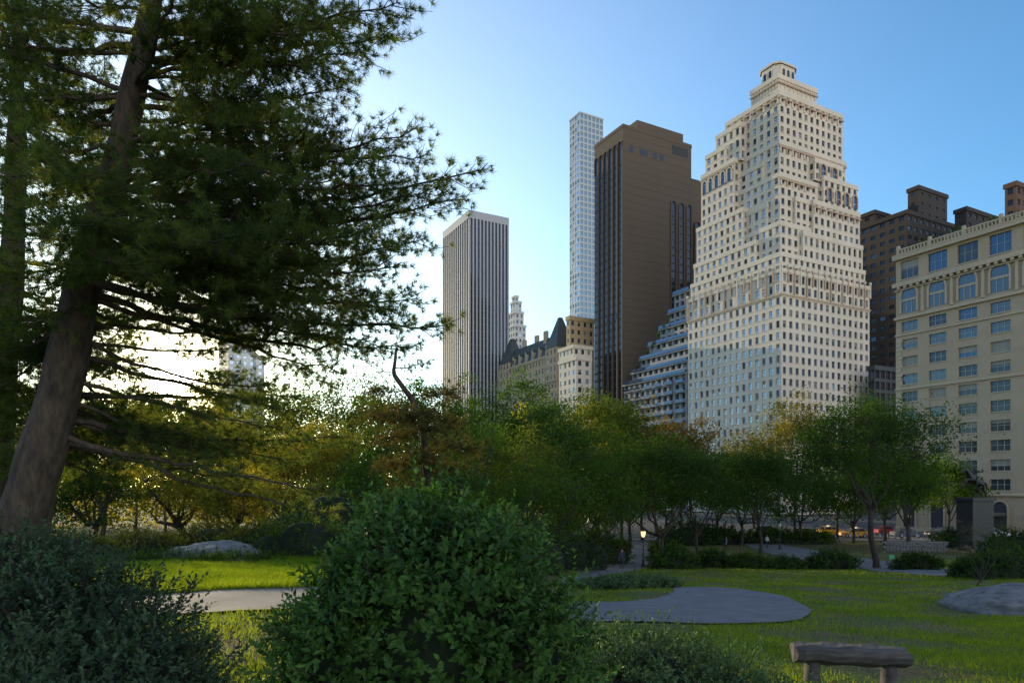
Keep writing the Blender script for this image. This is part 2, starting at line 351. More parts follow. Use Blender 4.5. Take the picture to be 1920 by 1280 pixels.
# ---------------- shrubs
def shrub(name,blobs,nsh,ll,m,lps=9,sh=.28,upb=.5,core=True):
    B=np.array(blobs,float); c0=B[0,:3].copy(); c0[2]=h1(c0[0],c0[1]); e=empty(name,tuple(c0))
    ar=B[:,3]*B[:,5]+B[:,3]*B[:,4]; pb=ar/ar.sum(); idx=R.choice(len(B),nsh,p=pb)
    d=rdir(nsh); d[:,2]=np.where(d[:,2]<-.4,-d[:,2],d[:,2]); rr=R.uniform(.64,1.0,nsh)[:,None]
    lump=(1+.10*np.sin(d[:,0:1]*7)*np.sin(d[:,2:3]*6+1)+.07*np.sin(d[:,1:2]*11+d[:,2:3]*9))
    Pn=B[idx,:3]+d*B[idx,3:]*rr*lump
    keep=np.ones(nsh,bool)
    for i in range(len(B)):
        ins=(((Pn-B[i,:3])/B[i,3:])**2).sum(1)<.42
        keep&=~(ins&(idx!=i))
    keep&=Pn[:,2]>H(Pn[:,0],Pn[:,1])-.05
    Pn,d=Pn[keep],d[keep]; n=len(Pn)
    nrm=unit(d/B[idx[keep],3:]); ax=unit(nrm*.8+np.array([0,0,upb])+R.normal(0,.38,(n,3)))
    sl=sh*R.uniform(.4,1.3,n)*np.where(R.random(n)<.07,1.8,1)
    mb=MB()
    for i in range(0,n,max(1,n//900)): mb.tube([Pn[i]-nrm[i]*.2,Pn[i]+ax[i]*sl[i]],[.006*ll/.07,.002*ll/.07],3,cap=False)
    for i in range(14):
        g=np.array([c0[0]+R.normal(0,.15),c0[1]+R.normal(0,.15),c0[2]-.1]); q=Pn[R.integers(n)]
        mb.tube(bez(g,(g+q)/2+(0,0,.2),q,5),np.linspace(.03,.008,5),4,cap=False)
    mb.obj("stems",[M_bark],loc=c0,parent=e)
    if core:
        mb=MB()
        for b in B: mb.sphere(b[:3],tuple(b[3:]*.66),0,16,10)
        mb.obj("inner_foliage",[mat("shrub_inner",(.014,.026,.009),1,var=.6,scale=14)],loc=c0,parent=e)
    t=np.tile(np.linspace(.08,1,lps),n); I=np.repeat(np.arange(n),lps)
    base_=Pn[I]+ax[I]*(sl[I]*t)[:,None]
    rd=rdir(len(I)); side=unit(rd-ax[I]*(rd*ax[I]).sum(1)[:,None]); dirn=unit(side*(1.05-.6*t[:,None])+ax[I]*(.35+.5*t[:,None])+np.array([0,0,-.15]))
    up=unit(ax[I]+nrm[I]*.6+R.normal(0,.25,(len(I),3))); b=unit(np.cross(dirn,up)); nn=np.cross(b,dirn)
    s=(ll*R.uniform(.6,1.25,len(I))*(1.1-.35*t))[:,None]
    p0=base_; p1=base_+dirn*s*.45+b*s*.27+nn*s*.07; p2=base_+dirn*s-nn*s*.08; p3=base_+dirn*s*.45-b*s*.27+nn*s*.07
    V=np.stack([p0,p1,p2, p0,p2,p3],1)
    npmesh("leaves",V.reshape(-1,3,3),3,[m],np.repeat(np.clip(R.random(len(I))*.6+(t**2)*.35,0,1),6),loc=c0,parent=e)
M_sh=leafmat("shrub_leaves",(.018,.055,.012),(.085,.17,.032),.28,(1.8,2.0,.6),1.5,.5,True)
M_sh2=leafmat("shrub_leaves_bluish",(.022,.046,.026),(.075,.12,.055),.28,(1.8,1.9,.9),1.5,.5,True)
M_sh3=leafmat("ground_cover_leaves",(.035,.075,.03),(.12,.19,.07),.3,(1.8,1.9,.9),1.5,.5,True)
M_shf=leafmat("hedge_leaves",(.018,.046,.014),(.070,.125,.03),.3,(1.8,2.0,.8),1.5)
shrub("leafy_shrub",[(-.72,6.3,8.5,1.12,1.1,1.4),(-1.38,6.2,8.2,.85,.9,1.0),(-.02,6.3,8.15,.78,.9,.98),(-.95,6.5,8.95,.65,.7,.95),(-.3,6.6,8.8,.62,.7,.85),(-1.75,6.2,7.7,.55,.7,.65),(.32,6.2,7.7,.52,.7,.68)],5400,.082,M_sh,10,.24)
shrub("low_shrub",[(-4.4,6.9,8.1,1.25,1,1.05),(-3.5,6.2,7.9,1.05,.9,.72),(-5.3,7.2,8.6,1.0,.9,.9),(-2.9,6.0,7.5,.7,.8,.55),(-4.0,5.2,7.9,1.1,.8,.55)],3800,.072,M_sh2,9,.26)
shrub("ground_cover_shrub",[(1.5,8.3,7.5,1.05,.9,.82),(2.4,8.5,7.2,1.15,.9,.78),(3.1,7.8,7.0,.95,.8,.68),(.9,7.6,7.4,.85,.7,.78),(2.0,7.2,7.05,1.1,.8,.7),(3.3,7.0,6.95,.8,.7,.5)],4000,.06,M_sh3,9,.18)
def S2(name,u,Yd,rx,rz,n=500,m=None):
    x=(u-960)/F*Yd; z=h1(x,Yd)
    shrub(name,[(x,Yd,z+rz*.35,rx,rx*.8,rz),(x+rx*.7,Yd+.3,z+rz*.2,rx*.7,rx*.6,rz*.75),(x-rx*.7,Yd-.2,z+rz*.2,rx*.7,rx*.6,rz*.7)],n,Yd*.004,m or M_shf,8,.15+Yd*.004)
for u,Y,rx,rz in [(1200,35,1.6,.35),(1150,34,1.6,.35)]: S2("ground_cover_shrub",u,Y,rx,rz,700,m=M_sh3)
for u,Y,rx,rz in [(1260,58,1.6,1.3),(1330,60,1.6,1.2),(1400,60,1.8,.9),(1470,58,1.3,.7),(1560,58,1.8,1.1),(1720,56,1.6,.9),(1880,42,1.6,1.6),(1815,44,1.0,.9),(1250,72,1.6,1.4),(1060,55,3.0,3.2),(1130,66,2.2,2.5),(960,45,3,3),(1890,50,2.5,1.8),
    (1330,98,4,2.2),(1440,100,4,1.6),(1520,99,3,1.3),(1290,97,4,2.5),(1800,90,3,2),(1900,80,3,2.2)]:
    S2("hedge_shrub",u,Y,rx,rz,420,m=[M_shf,L['dark'],L['green']][int(u)%3])
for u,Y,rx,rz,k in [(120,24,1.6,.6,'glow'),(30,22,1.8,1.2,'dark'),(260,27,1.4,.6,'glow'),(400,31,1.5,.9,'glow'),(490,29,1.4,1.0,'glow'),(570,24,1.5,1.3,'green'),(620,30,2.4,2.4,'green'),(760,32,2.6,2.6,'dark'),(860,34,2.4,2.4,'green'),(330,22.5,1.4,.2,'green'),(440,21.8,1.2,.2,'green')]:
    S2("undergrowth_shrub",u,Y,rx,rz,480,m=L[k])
mb=MB(); yu=[]
for (u,Y) in [(235,22),(275,23),(150,24),(205,21)]:
    x=(u-960)/F*Y; z=h1(x,Y)
    for i in range(60):
        a=R.uniform(0,6.28); el=R.uniform(.3,1.4); l=R.uniform(.5,.9); d=np.array([math.cos(a)*math.cos(el),math.sin(a)*math.cos(el),math.sin(el)]); s=np.array([-math.sin(a),math.cos(a),0])*.025
        c=np.array([x,Y,z]); yu.append([c-s,c+s,c+d*l])
npmesh("yucca_plant",np.array(yu),3,[M_sh2],R.random(len(yu)*3))
for (u,Y) in [(150,24),(168,24.5)]:
    x=(u-960)/F*Y; z=h1(x,Y); mb.tube([(x,Y,z),(x,Y,z+1.1)],[.02,.015],5)
    for i in range(40): mb.sphere((x+R.normal(0,.06),Y+R.normal(0,.06),z+R.uniform(.6,1.15)),.035,1,5,3)
mb.obj("flower_stalks",[M_bark,mat("cream_petals",(.6,.5,.25),.7)])
# ---------------- pines
M_ndl=leafmat("pine_needles",(.018,.040,.022),(.080,.115,.045),.50,(4.4,3.4,.8),.9,.4)
M_ndl2=leafmat("dry_pine_needles",(.035,.05,.018),(.14,.12,.045),.36,(2.0,1.7,.8),1.2,.4)
def pine(name,trunk,trad,branches,mats=(M_ndl,),K=26,nl=.15,nw=.0045,sub=.26,sgap=.11,slen=1.0,scat=.07):
    bse=np.array(trunk[0]); e=empty(name,tuple(bse)); mb=MB(); TP=np.array(trunk)
    t=np.linspace(0,len(TP)-1,len(TP)*4); TT=np.stack([np.interp(t,range(len(TP)),TP[:,i]) for i in range(3)],-1)
    TT+=np.stack([.02*np.sin(t*3),.02*np.cos(t*2.3),0*t],-1)
    mb.tube(TT,np.interp(t,range(len(TP)),trad)*(1+.05*np.sin(t*7)),14)
    tz=TP[:,2]; C=[];D=[]
    for (zs,end,dens,slf) in branches:
        zs=min(zs,tz[-1]-.1); st=np.array([np.interp(zs,tz,TP[:,0]),np.interp(zs,tz,TP[:,1]),zs]); end=np.array(end); ln=np.linalg.norm(end-st)
        if ln<.4: continue
        ctl=st*.5+end*.5+np.array([0,0,-.06*ln])+R.normal(0,.05*ln,3)
        nseg=max(6,int(ln/.3)); pts=bez(st,ctl,end,nseg); pts[1:-1]+=R.normal(0,.03,(nseg-2,3))
        r0=.015+.009*ln; mb.tube(pts,np.linspace(r0,.008,nseg),6,cap=False)
        ns=int(ln/sub*2)
        for i in range(ns):
            f=.15+.85*(i+R.random())/ns
            if R.random()>dens: continue
            p=np.array([np.interp(f*(nseg-1),range(nseg),pts[:,c]) for c in range(3)])
            i0=min(int(f*(nseg-1)),nseg-2); tg=unit(pts[i0+1]-pts[i0])
            sd_=unit(np.cross(tg,[0,0,1]))*(1 if i%2 else -1)
            l=slen*slf*(.25+1.0*math.sin(math.pi*min(1,f*.85+.08))**.8)*R.uniform(.5,1.2)
            d=unit(tg*R.uniform(.4,1.0)+sd_*R.uniform(.3,1.0)+np.array([0,0,R.uniform(-.25,.45)]))
            q=p+d*l; mid=(p+q)/2+np.array([0,0,-.05*l])+R.normal(0,.04,3)
            mb.tube([p,mid,q],[.010,.007,.004],3,cap=False)
            nt_=max(2,int(l/sgap)); ff=np.linspace(.15,1,nt_)
            for g in ff:
                c=(p+(mid-p)*g*2) if g<.5 else (mid+(q-mid)*(g*2-1))
                C.append(c+R.normal(0,scat,3)); D.append(unit(d+np.array([0,0,.4])+R.normal(0,.45,3)))
        C.append(end); D.append(unit(end-ctl))
    mb.obj("trunk",[M_barkp],loc=bse,parent=e,smooth=True)
    C=np.array(C);D=np.array(D)
    n=len(C); I=np.repeat(np.arange(n),K); nd=unit(D[I]*.6+rdir(len(I))*.8); l=(nl*R.uniform(.6,1.2,len(I)))[:,None]
    sv=unit(np.cross(nd,rdir(len(I))))*nw
    c=C[I]+R.normal(0,.012,(len(I),3)); tip=c+nd*l+np.array([0,0,-.01])
    V=np.stack([c-sv,c+sv,tip],1)
    rn=np.clip(R.random(n)[I]*.7+R.random(len(I))*.3,0,1)
    npmesh("needles",V,3,[mats[0]],np.repeat(rn,3),loc=bse,parent=e)
def Zv(v,Y=12): return CZ+(HZ-v)/F*Y
br=[]
for (vs,u,v,Y,dn,sl) in [(60,745,5,11,1,1),(110,690,95,12,1,1.1),(30,610,50,10.5,1,1),(0,560,-60,12,1,1.1),(200,640,165,13,1,1),(250,560,215,10.8,1,1.1),(260,620,260,12,1,1),
  (330,780,240,12,1,.9),(390,905,318,11.5,1,.8),(420,860,375,12.5,1,.95),(450,790,450,12,1,1.1),(470,740,500,11,1,1.1),(530,835,610,12,1,1),(540,760,650,13,.9,1),(520,620,600,11,.9,.9),
  (430,690,430,10.4,1,1.1),(400,560,380,13,1,1.2),(350,660,330,12.8,1,1.1),(300,480,300,10,1,1.1),(150,480,110,13,1,1.1),(90,430,20,10.5,1,1.1),(440,450,440,9.6,1,1.1),(480,560,500,12.5,1,1.1),
  (380,760,340,11,1,.9),(420,620,400,11.8,1,1.2),(360,520,350,11.5,1,1.2),(300,590,290,11.6,1,1.1),(460,660,490,11.7,1,1.1),(480,480,470,11.2,1,1.1),(300,700,300,12.4,1,.9),
  (440,730,400,12.6,1,1.1),(470,680,550,12,1,1.1),(500,730,580,11.4,1,1.1),(460,600,450,12.8,1,1.2),(500,520,540,12.2,.8,1.0),(510,430,540,11,.8,1.0),(410,480,390,12.2,1,1.2),(60,650,40,12.6,1,1.1),(140,600,120,11.2,1,1.1),(20,520,-10,12.8,1,1.2),(180,500,180,11.6,1,1.1),(230,470,230,12.6,1,1.1),(340,800,290,12.6,.8,.7),(410,820,350,11.6,.9,.8),
  (100,-60,80,12,1,1.2),(180,-80,190,11,1,1.2),(280,-120,290,12,1,1.2),(340,0,330,9.8,1,1.1),(400,-100,400,11.5,1,1.2),(430,60,440,9.6,1,1.1),(480,-60,520,10.5,1,1.1),(350,160,330,9.2,1,1.1),(420,200,400,9.0,1,1),(470,220,490,9.4,1,1),
  (500,60,540,10.5,1,1.1),(540,180,560,13.5,1,1.1),(300,120,270,10.4,1,1.1),(380,60,380,13,1,1.2),(560,-40,620,13,1,1.2),(600,60,680,14,1,1.2),(640,-20,740,13.5,1,1.2),(700,100,790,15,.9,1.2),(600,480,620,14.5,.5,1.0),(500,620,640,14,1,1.1),(520,700,640,12.5,.9,1.1),(480,780,560,12.6,1,1),
  (560,20,600,13.5,1,1.2),(620,0,660,15,1,1.3),(700,0,760,15,1,1.3),(650,180,690,15,1,1.2),(600,140,640,14,1,1.2),(760,150,850,15.5,.9,1.2),(560,260,600,14.5,.7,1.1),(720,250,800,16,.8,1.1),(760,380,830,16,.9,1.2),(800,60,880,16,1,1.2),(660,-60,640,14,1,1.3),(740,560,740,16.5,.7,1.2),
  (20,120,-20,10,1,1.1),(60,30,20,13,1,1.2),(230,20,210,13.5,1,1.2),(320,100,300,13.8,1,1.2),(560,0,620,10.5,.9,1),(600,-50,700,12,.8,1),
  (620,500,720,12.5,.7,.9),(700,520,800,13,.8,1.0),(560,640,700,13,.8,1),(820,600,920,12.5,.45,.9),(800,620,960,13.5,.35,.7),(690,250,770,13,.5,.8),(740,420,840,14,.8,1.0),
  (640,440,650,13,.5,.8),(760,330,850,15,.8,1.1),(780,560,860,15,.8,1.1),(660,560,770,15,.7,1.1),(840,200,900,14,.5,.9),(600,220,600,14,.6,.9),(780,640,820,15.5,.8,1.1),(830,480,900,15.5,.7,1.1)]:
    br.append((Zv(vs),P(u,v,Y),dn,sl))
for i in range(34):
    v=R.uniform(-420,470); a=R.uniform(0,6.28); l=R.uniform(2.2,5.0)*(1 if v>-100 else .7); zs=Zv(v)
    br.append((zs,np.array([-7+math.cos(a)*l,12+math.sin(a)*l*.8,zs+.2*l]),1,1.1))
tr=[P(5,1180,12.3),P(40,1000,12.1),P(80,850,12),P(130,650,12),P(172,480,12),P(225,280,12),P(262,120,12),P(285,0,12.1),P(300,-200,12.2),P(315,-520,12.3)]
pine("pine_tree",tr,[.50,.42,.37,.32,.28,.23,.20,.17,.12,.03],br,K=28,nw=.0052)
br=[]
tr2=[P(-40,1060,17),P(0,800,17),P(20,550,17),P(30,250,17),P(40,-50,17)]
for i in range(46):
    v=R.uniform(0,850); a=R.uniform(-3.0,1.2); l=R.uniform(2,4.0); zs=Zv(v,17)
    br.append((zs,np.array([-12.4+math.cos(a)*l,17+math.sin(a)*l,zs-.1*l]),.8,1.0))
pine("pine_tree",tr2,[.4,.33,.28,.2,.05],br,K=18,nl=.18,nw=.008,sgap=.15)
br=[]; tr3=[P(806,960,28),P(800,880,28),P(795,800,28),P(770,745,28),P(738,700,28),P(742,655,28)]
for (vs,u,v,Y,dn,sl) in [(690,800,680,28,.8,.6),(700,700,680,28,.7,.5),(730,700,735,27,1,.8),(740,850,735,28,1,.9),(760,700,780,27.5,1,1.2),(780,850,790,28,1,1.2),(800,730,820,27,1,1.2),(820,880,840,28.5,1,1.3),(850,730,870,28,1,1.3),(870,860,880,27,1,1.3),(760,780,780,26,1,1.2),(900,740,930,27,1,1.2),(790,790,810,26,1,1.3),(840,800,850,26,1,1.3),(770,740,790,30,1,1.2),(860,800,890,29.5,1,1.2)]:
    br.append((Zv(vs,28),P(u,v,Y),dn,sl))
pine("pine_tree",tr3,[.2,.17,.15,.12,.09,.05],br,mats=(M_ndl2,),K=20,nl=.24,nw=.010,sub=.18,sgap=.15,slen=.9,scat=.12)
# ---------------- buildings
a1=(-.471,.882); a2=(.882,.471); nL=(-.882,-.471); nR=(.471,-.882)
def facade(mb,o,d,n,Lh,z0,z1,cols,rows,wf=.5,hf=.55,rec=.25,wall=0,gl=(1,2,3,4),gp_=(.4,.3,.2,.1),fr=5,sill=True,mull=1,sillm=None,trans=True,blind=.25):
    cw=Lh/cols; rh=(z1-z0)/rows
    pt=lambda x,z,e:(o[0]+d[0]*x+n[0]*e,o[1]+d[1]*x+n[1]*e,z)
    Q=lambda x0,x1,za,zb,e,m: mb.q([pt(x0,za,e),pt(x1,za,e),pt(x1,zb,e),pt(x0,zb,e)],m)
    gsel=R.choice(len(gl),size=(rows,cols),p=gp_)
    for r in range(rows):
        zb=z0+r*rh; w0=zb+rh*(1-hf)*.5; w1=w0+rh*hf
        Q(0,Lh,zb,w0,0,wall); Q(0,Lh,w1,zb+rh,0,wall)
        xp=0
        for c in range(cols):
            xa=c*cw+cw*(1-wf)/2; xb=xa+cw*wf
            Q(xp,xa,w0,w1,0,wall); xp=xb
            g=gl[gsel[r,c]]
            Q(xa,xb,w0,w1,-rec,g)
            mb.q([pt(xa,w0,0),pt(xa,w0,-rec),pt(xa,w1,-rec),pt(xa,w1,0)],wall); mb.q([pt(xb,w0,0),pt(xb,w0,-rec),pt(xb,w1,-rec),pt(xb,w1,0)],wall)
            mb.q([pt(xa,w0,0),pt(xb,w0,0),pt(xb,w0,-rec),pt(xa,w0,-rec)],wall); mb.q([pt(xa,w1,0),pt(xb,w1,0),pt(xb,w1,-rec),pt(xa,w1,-rec)],wall)
            if R.random()<blind:
                hb=R.uniform(.2,.6)*(w1-w0); Q(xa+.06,xb-.06,w1-hb,w1,-rec+.03,gl[-1])
            fw=.05
            for m in range(1,mull+1):
                xm=xa+(xb-xa)*m/(mull+1); Q(xm-fw,xm+fw,w0,w1,-rec+.06,fr)
            if trans: zm=w0+(w1-w0)*.52; Q(xa,xb,zm-fw*.7,zm+fw*.7,-rec+.055,fr)
            if sill: mb.fbox(o,d,n,xa-.1,xb+.1,w0-.16,w0-.003,.003,.12,sillm if sillm is not None else wall)
        Q(xp,Lh,w0,w1,0,wall)
def lin(c,s,t): return (c[0]+a2[0]*s+a1[0]*t,c[1]+a2[1]*s+a1[1]*t)
def block(mb,c,s0,s1,t0,t1,z0,z1,Lspec=None,Rspec=None,wall=0,roof=None,parapet=.9,cornice=.35):
    o=lin(c,s0,t0); S=s1-s0; Tt=t1-t0
    if Lspec is not None: facade(mb,o,a1,nL,Tt,z0,z1,**Lspec)
    else: mb.q([(*o,z0),(*lin(c,s0,t1),z0),(*lin(c,s0,t1),z1),(*o,z1)],wall)
    if Rspec is not None: facade(mb,o,a2,nR,S,z0,z1,**Rspec)
    else: mb.q([(*o,z0),(*lin(c,s1,t0),z0),(*lin(c,s1,t0),z1),(*o,z1)],wall)
    p=[lin(c,s1,t0),lin(c,s1,t1),lin(c,s0,t1)]
    for a,b in ((p[0],p[1]),(p[1],p[2])): mb.q([(*a,z0),(*b,z0),(*b,z1),(*a,z1)],wall)
    r=roof if roof is not None else wall
    mb.q([(*o,z1),(*p[0],z1),(*p[1],z1),(*p[2],z1)],r)
    if parapet:
        e=cornice
        mb.fbox(o,a1,nL,-e,Tt+e,z1-.5,z1+parapet,.004,e,wall); mb.fbox(o,a2,nR,0,S+e,z1-.5,z1+parapet,.004,e,wall)
        mb.fbox(lin(c,s1,t0),a1,a2,0,Tt,z1-.5,z1+parapet,.004,.3,wall)
def arch(mb,o,d,n,xc,z0,w,h,gm,rm,ring=.25,pro=.25,seg=8):
    pt=lambda x,z,e:(o[0]+d[0]*x+n[0]*e,o[1]+d[1]*x+n[1]*e,z)
    r=w/2; zc=z0+h-r
    prof=[(xc-r,z0),(xc+r,z0)]+[(xc+r*math.cos(math.pi*k/seg),zc+r*math.sin(math.pi*k/seg)) for k in range(seg+1)]
    mb.q([pt(x,z,.03) for x,z in prof],gm)
    mb.fbox(o,d,n,xc-r-ring,xc-r,z0,zc,.002,pro,rm); mb.fbox(o,d,n,xc+r,xc+r+ring,z0,zc,.002,pro,rm)
    for k in range(seg):
        A,B=math.pi*k/seg,math.pi*(k+1)/seg; R2=r+ring
        a=[(xc+r*math.cos(A),zc+r*math.sin(A)),(xc+R2*math.cos(A),zc+R2*math.sin(A)),(xc+R2*math.cos(B),zc+R2*math.sin(B)),(xc+r*math.cos(B),zc+r*math.sin(B))]
        mb.q([pt(x,z,pro) for x,z in a],rm)
        mb.q([pt(*a[1],0),pt(*a[1],pro),pt(*a[2],pro),pt(*a[2],0)],rm); mb.q([pt(*a[0],.03),pt(*a[0],pro),pt(*a[3],pro),pt(*a[3],.03)],rm)
def corner(u,D): return ((u-960)/F*D,D)
def tlen(uc,ul,D): kc,k=(uc-960)/F,(ul-960)/F; return (kc-k)*D/(.471+.882*k)
def slen_(uc,ur,D): kc,k=(uc-960)/F,(ur-960)/F; return (k-kc)*D/(.882-.471*k)
zat=lambda v,Y:CZ+(HZ-v)/F*Y
# A: tall white stepped tower
M_wA=mat("cream_brick",(.70,.61,.50),.85,var=.16,scale=.12,stretch=(1,1,.4))
M_tA=mat("terracotta_trim",(.52,.38,.27),.8,var=.3,scale=1.5)
matsA=[M_wA,*GL,FR,M_tA]
mb=MB(); g=1.3; cA=corner(1465,195)
zz=lambda z:10+g*(z-10)
def blkA(s0,s1,t0,t1,z0,z1,wf=.50,hf=.60,win=True,par=.9,rows=None,cp=2.6,cor=.14):
    s0,s1,t0,t1=[q*g for q in (s0,s1,t0,t1)]; z0,z1=zz(z0),zz(z1)
    rows=rows or max(1,round((z1-z0)/3.25)); sp=lambda Lh:dict(cols=max(1,round(Lh/cp)),rows=rows,wf=wf,hf=hf,rec=.35,gl=(1,2,3,4),fr=5)
    l=sp(t1-t0); l['gp_']=(.10,.25,.60,.05); r=sp(s1-s0); r['gp_']=(.52,.38,.05,.05)
    block(mb,cA,s0,s1,t0,t1,z0,z1,l if win else None,r if win else None,parapet=par,cornice=cor)
    return s0,s1,t0,t1,z0,z1
blkA(0,30.5,0,29.4,3.5,52,par=.3)
b=blkA(0,30.5,0,29.4,52.3,57.2,rows=2,hf=.7)
for o,d,n,Lh in ((cA,a1,nL,29.4*g),(cA,a2,nR,30.5*g)):
    k=int(Lh/2.55); w=Lh/k
    for i in range(k+1):
        hgt=3.0 if i%2 else 6.5
        mb.fbox(o,d,n,i*w-.25,i*w+.25,zz(57.2)-hgt,zz(57.2)+1.2,.01,.4,6 if i%3 else 0)
        mb.fbox(o,d,n,i*w-.35,i*w+.35,zz(57.2)+1.2,zz(57.2)+2.0,.01,.5,0)
    mb.fbox(o,d,n,-.3,Lh+.3,zz(57.2)-.2,zz(57.2)+.4,.012,.3,0)
    mb.fbox(o,d,n,-.25,Lh+.25,zz(52)-.2,zz(52)+.3,.16,.36,6)
    for zt in (8,13): mb.fbox(o,d,n,-.2,Lh+.2,zz(zt),zz(zt)+.5,.16,.35,0)
for a in [(.5,29.6,.5,28.9,57.2,61),(.9,28.9,8,28.2,61,66),(8,29.1,.8,27.5,61,67),(1.8,14,1.8,13,61,68.5),
          (1.1,8,12,27.4,66,75),(12,28.6,1.2,24,67,75),(16,28.4,1.6,21,75,81.5),(2.8,27.6,2.8,25,66,80),(2.2,9,6,14,68,74),(7,13,2.0,8,68,75),
          (1.3,9,15,26,75,88),(3.8,27,3.8,22,80,88),(14,24,2.4,18,81,85.5),(3.2,8,8,15,80,84.5),
          (1.6,8,18,24.8,88,92.5),(2.4,8,14,22,88,96.5),(4.2,26.4,4.2,20.5,88,99.5)]:
    blkA(*a)
b=blkA(6.2,19.5,6.2,14.2,99.5,104.8,win=False,cor=.3); o=lin(cA,b[0],b[2])
for o_,d,n,Lh in ((o,a1,nL,b[3]-b[2]),(o,a2,nR,b[1]-b[0])):
    for i in range(9): mb.fbox(o_,d,n,(i+.5)*Lh/9-.12,(i+.5)*Lh/9+.12,b[4]+3.8,b[5]-.6,.003,.25,0)
    mb.fbox(o_,d,n,-.2,Lh+.2,b[5]-1.9,b[5]-1.4,.26,.5,6)
    xc=Lh*.32; zc=b[4]+1.9
    for rr,mi,e in ((1.45,0,.15),(1.1,1,.18)):
        pts=[(o_[0]+d[0]*(xc+rr*math.cos(t))+n[0]*e,o_[1]+d[1]*(xc+rr*math.cos(t))+n[1]*e,zc+rr*math.sin(t)) for t in np.linspace(0,6.283,17)[:-1]]
        mb.q(pts,mi)
def prism(s0,s1,t0,t1,ch,z0,z1,mi):
    pl=[(s0+ch,t0),(s1-ch,t0),(s1,t0+ch),(s1,t1-ch),(s1-ch,t1),(s0+ch,t1),(s0,t1-ch),(s0,t0+ch)]
    pl=[lin(cA,a*g,b*g) for a,b in pl]; z0,z1=zz(z0),zz(z1)
    for i in range(8): p,q=pl[i],pl[(i+1)%8]; mb.q([(*p,z0),(*q,z0),(*q,z1),(*p,z1)],mi)
    mb.q([(*p,z1) for p in pl],mi)
prism(7.4,14.6,7.4,13.2,1.3,104.8,109.2,0); prism(7.1,14.9,7.1,13.5,1.3,109.2,109.7,0); prism(8.2,13.8,8.2,12.6,1.2,109.7,110.6,0)
o=lin(cA,(7.4+1.3)*g,7.4*g)
for i in range(3): arch(mb,o,a2,nR,1.0+i*2.0,zz(105.6),1.1,3.4,1,0,.12,.12)
o=lin(cA,7.4*g,(7.4+1.3)*g)
for i in range(2): arch(mb,o,a1,nL,1.1+i*2.0,zz(105.6),1.1,3.4,1,0,.12,.12)
for i in range(2): arch(mb,lin(cA,14*g,2.4*g),a2,nR,3.5+i*5.2,zz(81.8),2.2,4.2,2,6,.4,.4)
for i in range(5): arch(mb,lin(cA,1.3*g,15*g),a1,nL,1.8+i*2.7,zz(83.5),1.7,4.0,2,0,.3,.4)
for i in range(4): arch(mb,lin(cA,16*g,1.6*g),a2,nR,2.5+i*4.0,zz(76.5),1.8,3.8,2,6,.4,.4)
for (s,t,zt,d,n,Lh) in ((4.2,4.2,98.3,a2,nR,22.2),(4.2,4.2,98.3,a1,nL,16),(3.8,3.8,87,a2,nR,23),(12,1.2,73.8,a2,nR,16.6),(2.8,2.8,79,a2,nR,11),(1.3,15,87,a1,nL,11)):
    o=lin(cA,s*g,t*g); mb.fbox(o,d,n,-.2,Lh*g+.2,zz(zt)-.1,zz(zt)+.4,.15,.4,6)
    for i in range(int(Lh*g/2.6)): mb.fbox(o,d,n,i*2.6+.1,i*2.6+.6,zz(zt)-1.6,zz(zt)-.1,.01,.35,6 if i%2 else 0)
mb.obj("stepped_apartment_tower",matsA)
# B
M_wB=mat("limestone",(.43,.335,.235),.85,var=.15,scale=.3,bump=.1,bscale=3)
M_tB=mat("limestone_trim",(.48,.385,.28),.8,var=.15,scale=1)
G_grey=glass("window_glass_grey",(.07,.08,.10),.35); G_gr2=glass("window_glass_grey_light",(.13,.15,.18),.45)
mb=MB(); k=.5625; E=130; far=(k*E,E); Tn=36; cB=(far[0]-a1[0]*Tn,far[1]-a1[1]*Tn)
S_B=34
def specB(rows,hf,wf=.60,mull=2): return dict(cols=7,rows=rows,wf=wf,hf=hf,rec=.35,gl=(1,2,3,4),gp_=(.50,.35,.05,.1),fr=5,mull=mull,sillm=6,blind=.35)
z0=1.5
block(mb,cB,0,S_B,0,Tn,z0,z0+7,None,None,parapet=0)
block(mb,cB,0,S_B,0,Tn,z0+7,41.5,specB(10,.56),specB(10,.56),parapet=0)
block(mb,cB,0,S_B,0,Tn,41.5,47.8,None,None,parapet=0)
block(mb,cB,0,S_B,0,Tn,47.8,53.2,specB(1,.62,.66),specB(1,.62,.66),parapet=.5,cornice=.5)
for o,d,n,Lh in ((cB,a1,nL,Tn),(cB,a2,nR,S_B)):
    cw=Lh/7
    for i in range(7):
        arch(mb,o,d,n,(i+.5)*cw,42.4,2.9,4.8,2,6,.3,.3)
        mb.fbox(o,d,n,(i+.5)*cw-1.45,(i+.5)*cw+1.45,44.6,45.0,.04,.16,6)
        for q in (-.5,.5): mb.fbox(o,d,n,(i+.5)*cw+q-.06,(i+.5)*cw+q+.06,42.4,44.6,.04,.12,5)
        mb.fbox(o,d,n,i*cw-.22,i*cw+.22,42.0,46.69,.003,.35,6)
        arch(mb,o,d,n,(i+.5)*cw,2.35,2.2,5.0,1,6,.25,.2)
    for zt,hh,pr in ((41.3,.5,.5),(47.4,.8,.9),(46.7,.25,.45),(38.2,.3,.25),(28,.35,.3),(8.3,.5,.5),(1.5,.8,.15),(52.6,.4,.75)):
        mb.fbox(o,d,n,-pr,Lh+pr*.3,zt,zt+hh,.004,pr,6)
    for i in range(int(Lh/1.2)): mb.fbox(o,d,n,i*1.2,i*1.2+.5,46.96,47.38,.46,.85,6)
    for i in range(36): mb.fbox(o,d,n,Lh-1.3 if i%2 else Lh-1.0,Lh-.02,9+i*.8,9+i*.8+.72,.006,.08,6)
o=cB
